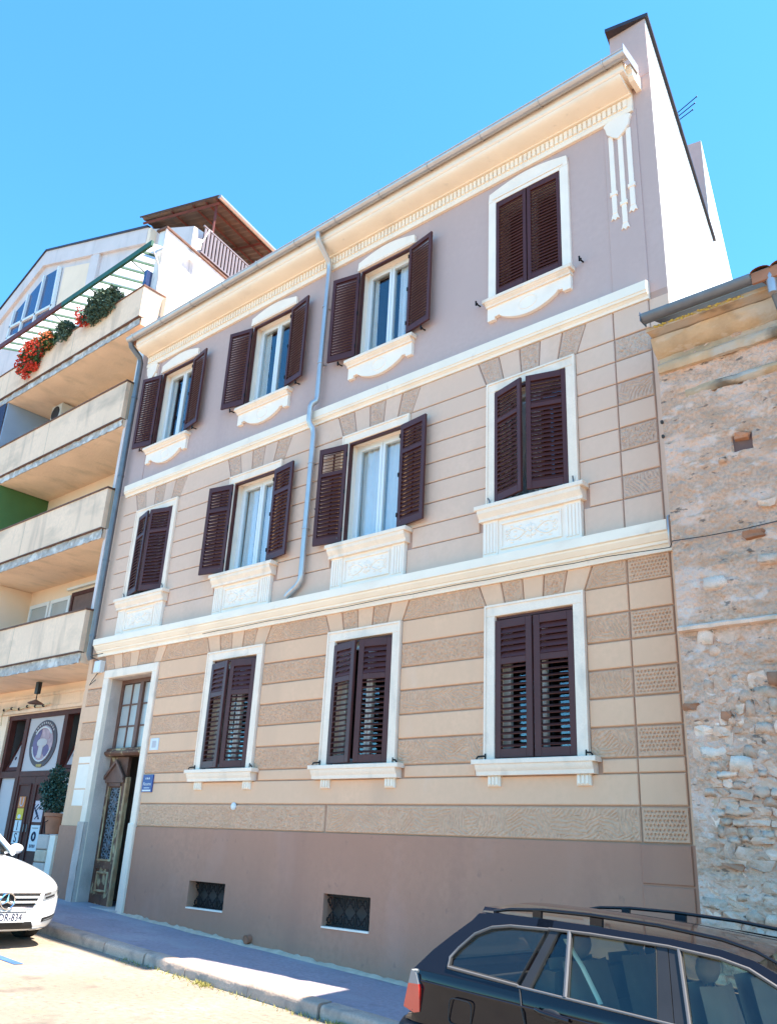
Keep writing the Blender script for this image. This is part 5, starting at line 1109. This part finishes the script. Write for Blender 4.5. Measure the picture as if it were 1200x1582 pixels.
m = MB(); m.grid(lambda u, v: (.40-.30*u, (2*v-1)*(ys(1.33-.33*u)-.03), 1.31+.04*(1-(2*v-1)**2)*(1-u)-.32*u), 6, 8); sub('rear_window', m, 'car_glass_dark', W, 60)
sub('rear_spoiler', MB().profx([(-.57, 1.325), (.57, 1.325), (.54, 1.36), (-.54, 1.36)], .385, .52), 'car_black', W)
sub('rear_bumper', MB().tube([(.62, -.845, .60), (.2, -.872, .60), (.02, -.84, .60), (-.07, -.70, .60), (-.09, 0, .60), (-.07, .70, .60), (.02, .84, .60), (.2, .872, .60)], .055, 8), 'black_plastic', W, 60)
sub('front_bumper', MB().tube([(3.5, -.83, .45), (3.85, -.72, .45), (3.99, -.5, .45), (4.03, 0, .45), (3.99, .5, .45), (3.85, .72, .45), (3.5, .83, .45)], .09, 8), 'car_black', W, 60)
sub('grille', MB().cbox(-.01, .01, -.3, .3, .55, .70, .01), 'chrome', W, loc=(3.97, 0, 0))
# cabin
sub('cabin_floor', MB().box(.15, 2.9, -.76, .76, .55, .58), 'cabin_dark', W)
for s in (-1, 1): sub('door_card', MB().box(.3, 2.8, s*.78-.02, s*.78+.02, .55, .955), 'cabin_dark', W)
sub('load_cover', MB().box(.12, .86, -.74, .74, .86, .88), 'cabin_dark', W); sub('headlining', MB().box(.6, 2.1, -.55, .55, 1.325, 1.33), 'seat_grey', W)
def seat(x, y, mat, wd=.25, rear=False):
    p = []
    m = MB(); m.grid(lambda u, v: (x-.16*v+(.05*math.cos((u-.5)*math.pi)), y+(u-.5)*2*wd*(1-.25*max(0, v-.6)), .62+.52*v), 8, 8); m.grid(lambda u, v: (x-.10-.16*v, y+(u-.5)*2*wd*(1-.25*max(0, v-.6)), .62+.52*v), 8, 8)
    m.box(x-.1, x+.42, y-wd, y+wd, .60, .70)
    s_ = sub('seat', m, mat, W, 60); sub('headrest', MB().ell((x-.20, y, 1.215), (.055, .125, .085), 14, 8), mat, s_, 60)
    sub('headrest_post', MB().tube([(x-.19, y-.05, 1.1), (x-.2, y-.05, 1.2)], .008, 5).tube([(x-.19, y+.05, 1.1), (x-.2, y+.05, 1.2)], .008, 5), 'chrome', s_)
for y in (-.38, .38): seat(2.02, y, 'seat_grey'); seat(1.20, y, 'seat_grey', .30)
sub('rear_shelf_panel', MB().box(.88, 1.02, -.7, .7, .6, 1.08), 'cabin_dark', W)
m = MB(); m.add([(2.05, .60, .99), (2.45, .60, .97), (2.35, .50, 1.22), (2.15, .45, 1.27), (2.05, .46, 1.2)], [(0, 1, 2, 3, 4)]); sub('folded_sunshade', m, 'seat_beige', W)
for y in (-.70, .70): sub('seat_belt', MB().tube([(1.72, y*.86, 1.27), (1.78, y*.93, .98), (1.85, y*.9, .75)], .018, 4, flat=.2), 'curtain', W)
sub('seat_belt', MB().tube([(1.0, -.55, 1.25), (1.15, -.60, 1.12), (1.28, -.62, .95)], .02, 4, flat=.2), 'curtain', W)
sub('dashboard', MB().box(2.5, 2.95, -.72, .72, .72, .93), 'cabin_dark', W)
sub('steering_wheel', MB().tube([(2.42+.06*math.sin(t*math.pi/10), .38+.18*math.cos(t*math.pi/10), .95+.17*math.sin(t*math.pi/10)) for t in range(21)], .014, 6), 'black_plastic', W)

# ---- white coupe
V = thing('white_car', 'white car with a star emblem on its grille parked in front of the shop', 'car', (-5.60, -2.90, G(-5.60)-.125))
V.rotation_euler = (0, math.atan(.0515), 0)
vst = [(0, .46, .28, .56, .62), (-.035, .62, .22, .63, .71), (-.11, .73, .185, .685, .775), (-.28, .825, .175, .735, .825), (-.52, .875, .17, .79, .87), (-.95, .895, .17, .845, .93), (-1.35, .90, .17, .885, .975), (-1.9, .90, .17, .92, .96), (-2.7, .90, .17, .94, .96), (-3.5, .90, .18, .95, .98), (-4.1, .87, .2, .95, 1.0), (-4.5, .80, .26, .92, .98), (-4.68, .66, .34, .85, .9)]
m = MB(); rows = []
for x, wd, zb, zs, zt in vst:
    hs = [(0, zb), (wd*.75, zb), (wd*.965, zb+.06), (wd, (zb+zs)*.5), (wd*.99, zs-.10), (wd*.95, zs-.02), (wd*.80, zs+(zt-zs)*.45), (wd*.42, zt-.012), (0, zt)]
    rows.append([(x, -y, z) for y, z in hs]+[(x, y, z) for y, z in hs[-2:0:-1]])
nr = len(rows[0])
for r_ in rows: m.v += r_
for i in range(len(rows)-1):
    for j in range(nr): j2 = (j+1) % nr; m.f.append((i*nr+j, i*nr+j2, (i+1)*nr+j2, (i+1)*nr+j))
m.f.append(tuple(range(nr))); m.f.append(tuple((len(rows)-1)*nr+j for j in range(nr)))
vb = sub('body', m, 'car_white', V, 60)
ms = vb.modifiers.new('s', 'SUBSURF'); ms.levels = 2; ms.render_levels = 2
cut_arches(vb, [(-.92, s*.95, .33, .37) for s in (-1, 1)]+[(-3.68, s*.95, .33, .37) for s in (-1, 1)])
for p in vb.data.polygons: p.use_smooth = True
bmv = bmesh.new(); bmv.from_mesh(vb.data); bvh = BVHTree.FromBMesh(bmv); bmv.free()
def onx(y, z, off):
    h = bvh.ray_cast(Vector((2, y, z)), Vector((-1, 0, 0)));  return (h[0].x if h[0] else -.3)+off
def fpatch(name, fn, mat, par, off=.004, nu=10, nv=4, smooth=60):
    m = MB(); m.grid(lambda u, v: (lambda yz: (onx(yz[0], yz[1], off), yz[0], yz[1]))(fn(u, v)), nu, nv); return sub(name, m, mat, par, smooth)
gr = fpatch('grille', lambda u, v: ((2*u-1)*(.36+.07*v), .475+.145*v), 'black_plastic', V, .004, 14, 5)
for zc in (.52, .575): fpatch('louvre', lambda u, v: ((2*u-1)*.40, zc+.022*v), 'car_white', gr, .016, 14, 1)
fpatch('surround', lambda u, v: ((2*u-1)*.43, .617+.016*v), 'chrome', gr, .012, 14, 1); fpatch('surround', lambda u, v: ((2*u-1)*.35, .464+.014*v), 'chrome', gr, .012, 14, 1)
sx = onx(0, .545, .03)
star = MB(); rs_ = .088
star.tube([(sx, rs_*math.cos(t*math.pi/14), .545+rs_*math.sin(t*math.pi/14)) for t in range(29)], .010, 8)
for k in range(3):
    a = math.pi/2+k*2*math.pi/3; star.add([(sx+.012, 0, .545), (sx, .018*math.cos(a+math.pi/2), .545+.018*math.sin(a+math.pi/2)), (sx, rs_*math.cos(a), .545+rs_*math.sin(a)), (sx, -.018*math.cos(a+math.pi/2), .545-.018*math.sin(a+math.pi/2))], [(0, 1, 2), (0, 2, 3)])
sub('star_emblem', star, 'chrome', gr, 40); sub('emblem_backing', MB().lathe([(.084, 0), (.084, .004)], (sx-.018, 0, .545), 'x', 24), 'black_plastic', gr)
pxx = onx(0, .36, .03)
pl = sub('number_plate', MB().box(pxx-.012, pxx, -.265, .265, .305, .425), 'paper_white', V); sub('plate_frame', MB().tube([(pxx+.001, -.265, .305), (pxx+.001, .265, .305), (pxx+.001, .265, .425), (pxx+.001, -.265, .425), (pxx+.001, -.265, .305)], .006, 5), 'black_plastic', pl)
link('lettering', text_mesh('DR-834', .115), 'ink', pl, False, loc=(pxx+.003, .075, .364), rot=(R(90), 0, R(90)), scale=(.80, 1, 1))
sub('plate_crest', MB().box(pxx, pxx+.002, -.16, -.12, .345, .385), 'ink_red', pl)
fpatch('lower_intake', lambda u, v: ((2*u-1)*(.42-.05*v), .225+.085*v), 'black_plastic', V, .005, 12, 3)
for s in (-1, 1):
    hl = fpatch('headlamp', lambda u, v: (s*(.46+.20*u+.03*v), .54+.10*v*(1-.2*u)+.035*u), 'lamp_clear', V, .006, 6, 4)
    fpatch('lamp_detail', lambda u, v: (s*(.50+.14*u), .565+.02*v+.03*u), 'black_plastic', hl, .010, 5, 1); fpatch('lamp_detail', lambda u, v: (s*(.48+.10*u), .60+.018*v+.02*u), 'chrome', hl, .010, 5, 1)
    hl2 = fpatch('headlamp', lambda u, v: (s*(.69+.105*u), .585+.085*v+.02*u), 'lamp_clear', V, .006, 6, 4); fpatch('lamp_detail', lambda u, v: (s*(.71+.07*u), .60+.05*v+.02*u), 'black_plastic', hl2, .009, 4, 2)
    fpatch('bumper_vent', lambda u, v: (s*(.50+.26*u), .30+.05*v+.045*u), 'black_plastic', V, .005, 8, 3); fpatch('running_lamp', lambda u, v: (s*(.53+.20*u), .315+.012*v+.045*u), 'lamp_clear', V, .012, 8, 1)
    fpatch('bumper_lip', lambda u, v: (s*(.40+.34*u), .20+.022*v+.01*u), 'car_white', V, .02, 8, 1)
    sub('wing_mirror', MB().ell((-1.98, s*1.0, .995), (.06, .11, .07), 12, 8).tube([(-2.02, s*.86, .93), (-1.99, s*.95, .97)], .02, 6), 'car_white', V, 60)
for x in (-.92, -3.68):
    for s in (-1, 1): wheel(V, x, s*.79, .33, s)
sub('underbody', MB().box(-4.3, -.2, -.66, .66, .2, .26), 'black_plastic', V)
def ycab(z): return .86-(z-.95)*.62
m = MB(); m.grid(lambda u, v: (-1.66-.80*u, (2*v-1)*(ycab(.97+.38*u)-.06), .965+.385*u+.05*(1-(2*v-1)**2)*u), 6, 8); sub('windscreen', m, 'car_glass_dark', V, 60)
m = MB(); m.grid(lambda u, v: (-2.46-1.10*u, (2*v-1)*(ycab(1.35)-.03), 1.345+.055*(1-(2*v-1)**2)-.03*(2*u-1)**2+.01), 8, 8); sub('roof', m, 'car_white', V, 60)
m = MB(); m.grid(lambda u, v: (-3.56-.60*u, (2*v-1)*(ycab(1.35-.36*u)-.05), 1.345-.36*u+.05*(1-(2*v-1)**2)*(1-u)), 6, 8); sub('rear_window', m, 'car_glass_dark', V, 60)
for s in (-1, 1):
    sub('side_window', MB().add([(-1.80, s*.84, .965), (-2.48, s*(ycab(1.33)), 1.325), (-3.52, s*ycab(1.33), 1.325), (-3.9, s*.84, .98)], [(0, 1, 2, 3)]), 'car_glass_dark', V)
    sub('pillar', MB().tube([(-1.64, s*.80, .955), (-2.06, s*.72, 1.165), (-2.46, s*.615, 1.35), (-3.0, s*.60, 1.375), (-3.56, s*.61, 1.35), (-4.1, s*.80, .99)], .035, 8), 'car_white', V, 60)
sub('cabin_floor', MB().box(-4.0, -1.3, -.8, .8, .86, .88), 'cabin_dark', V)
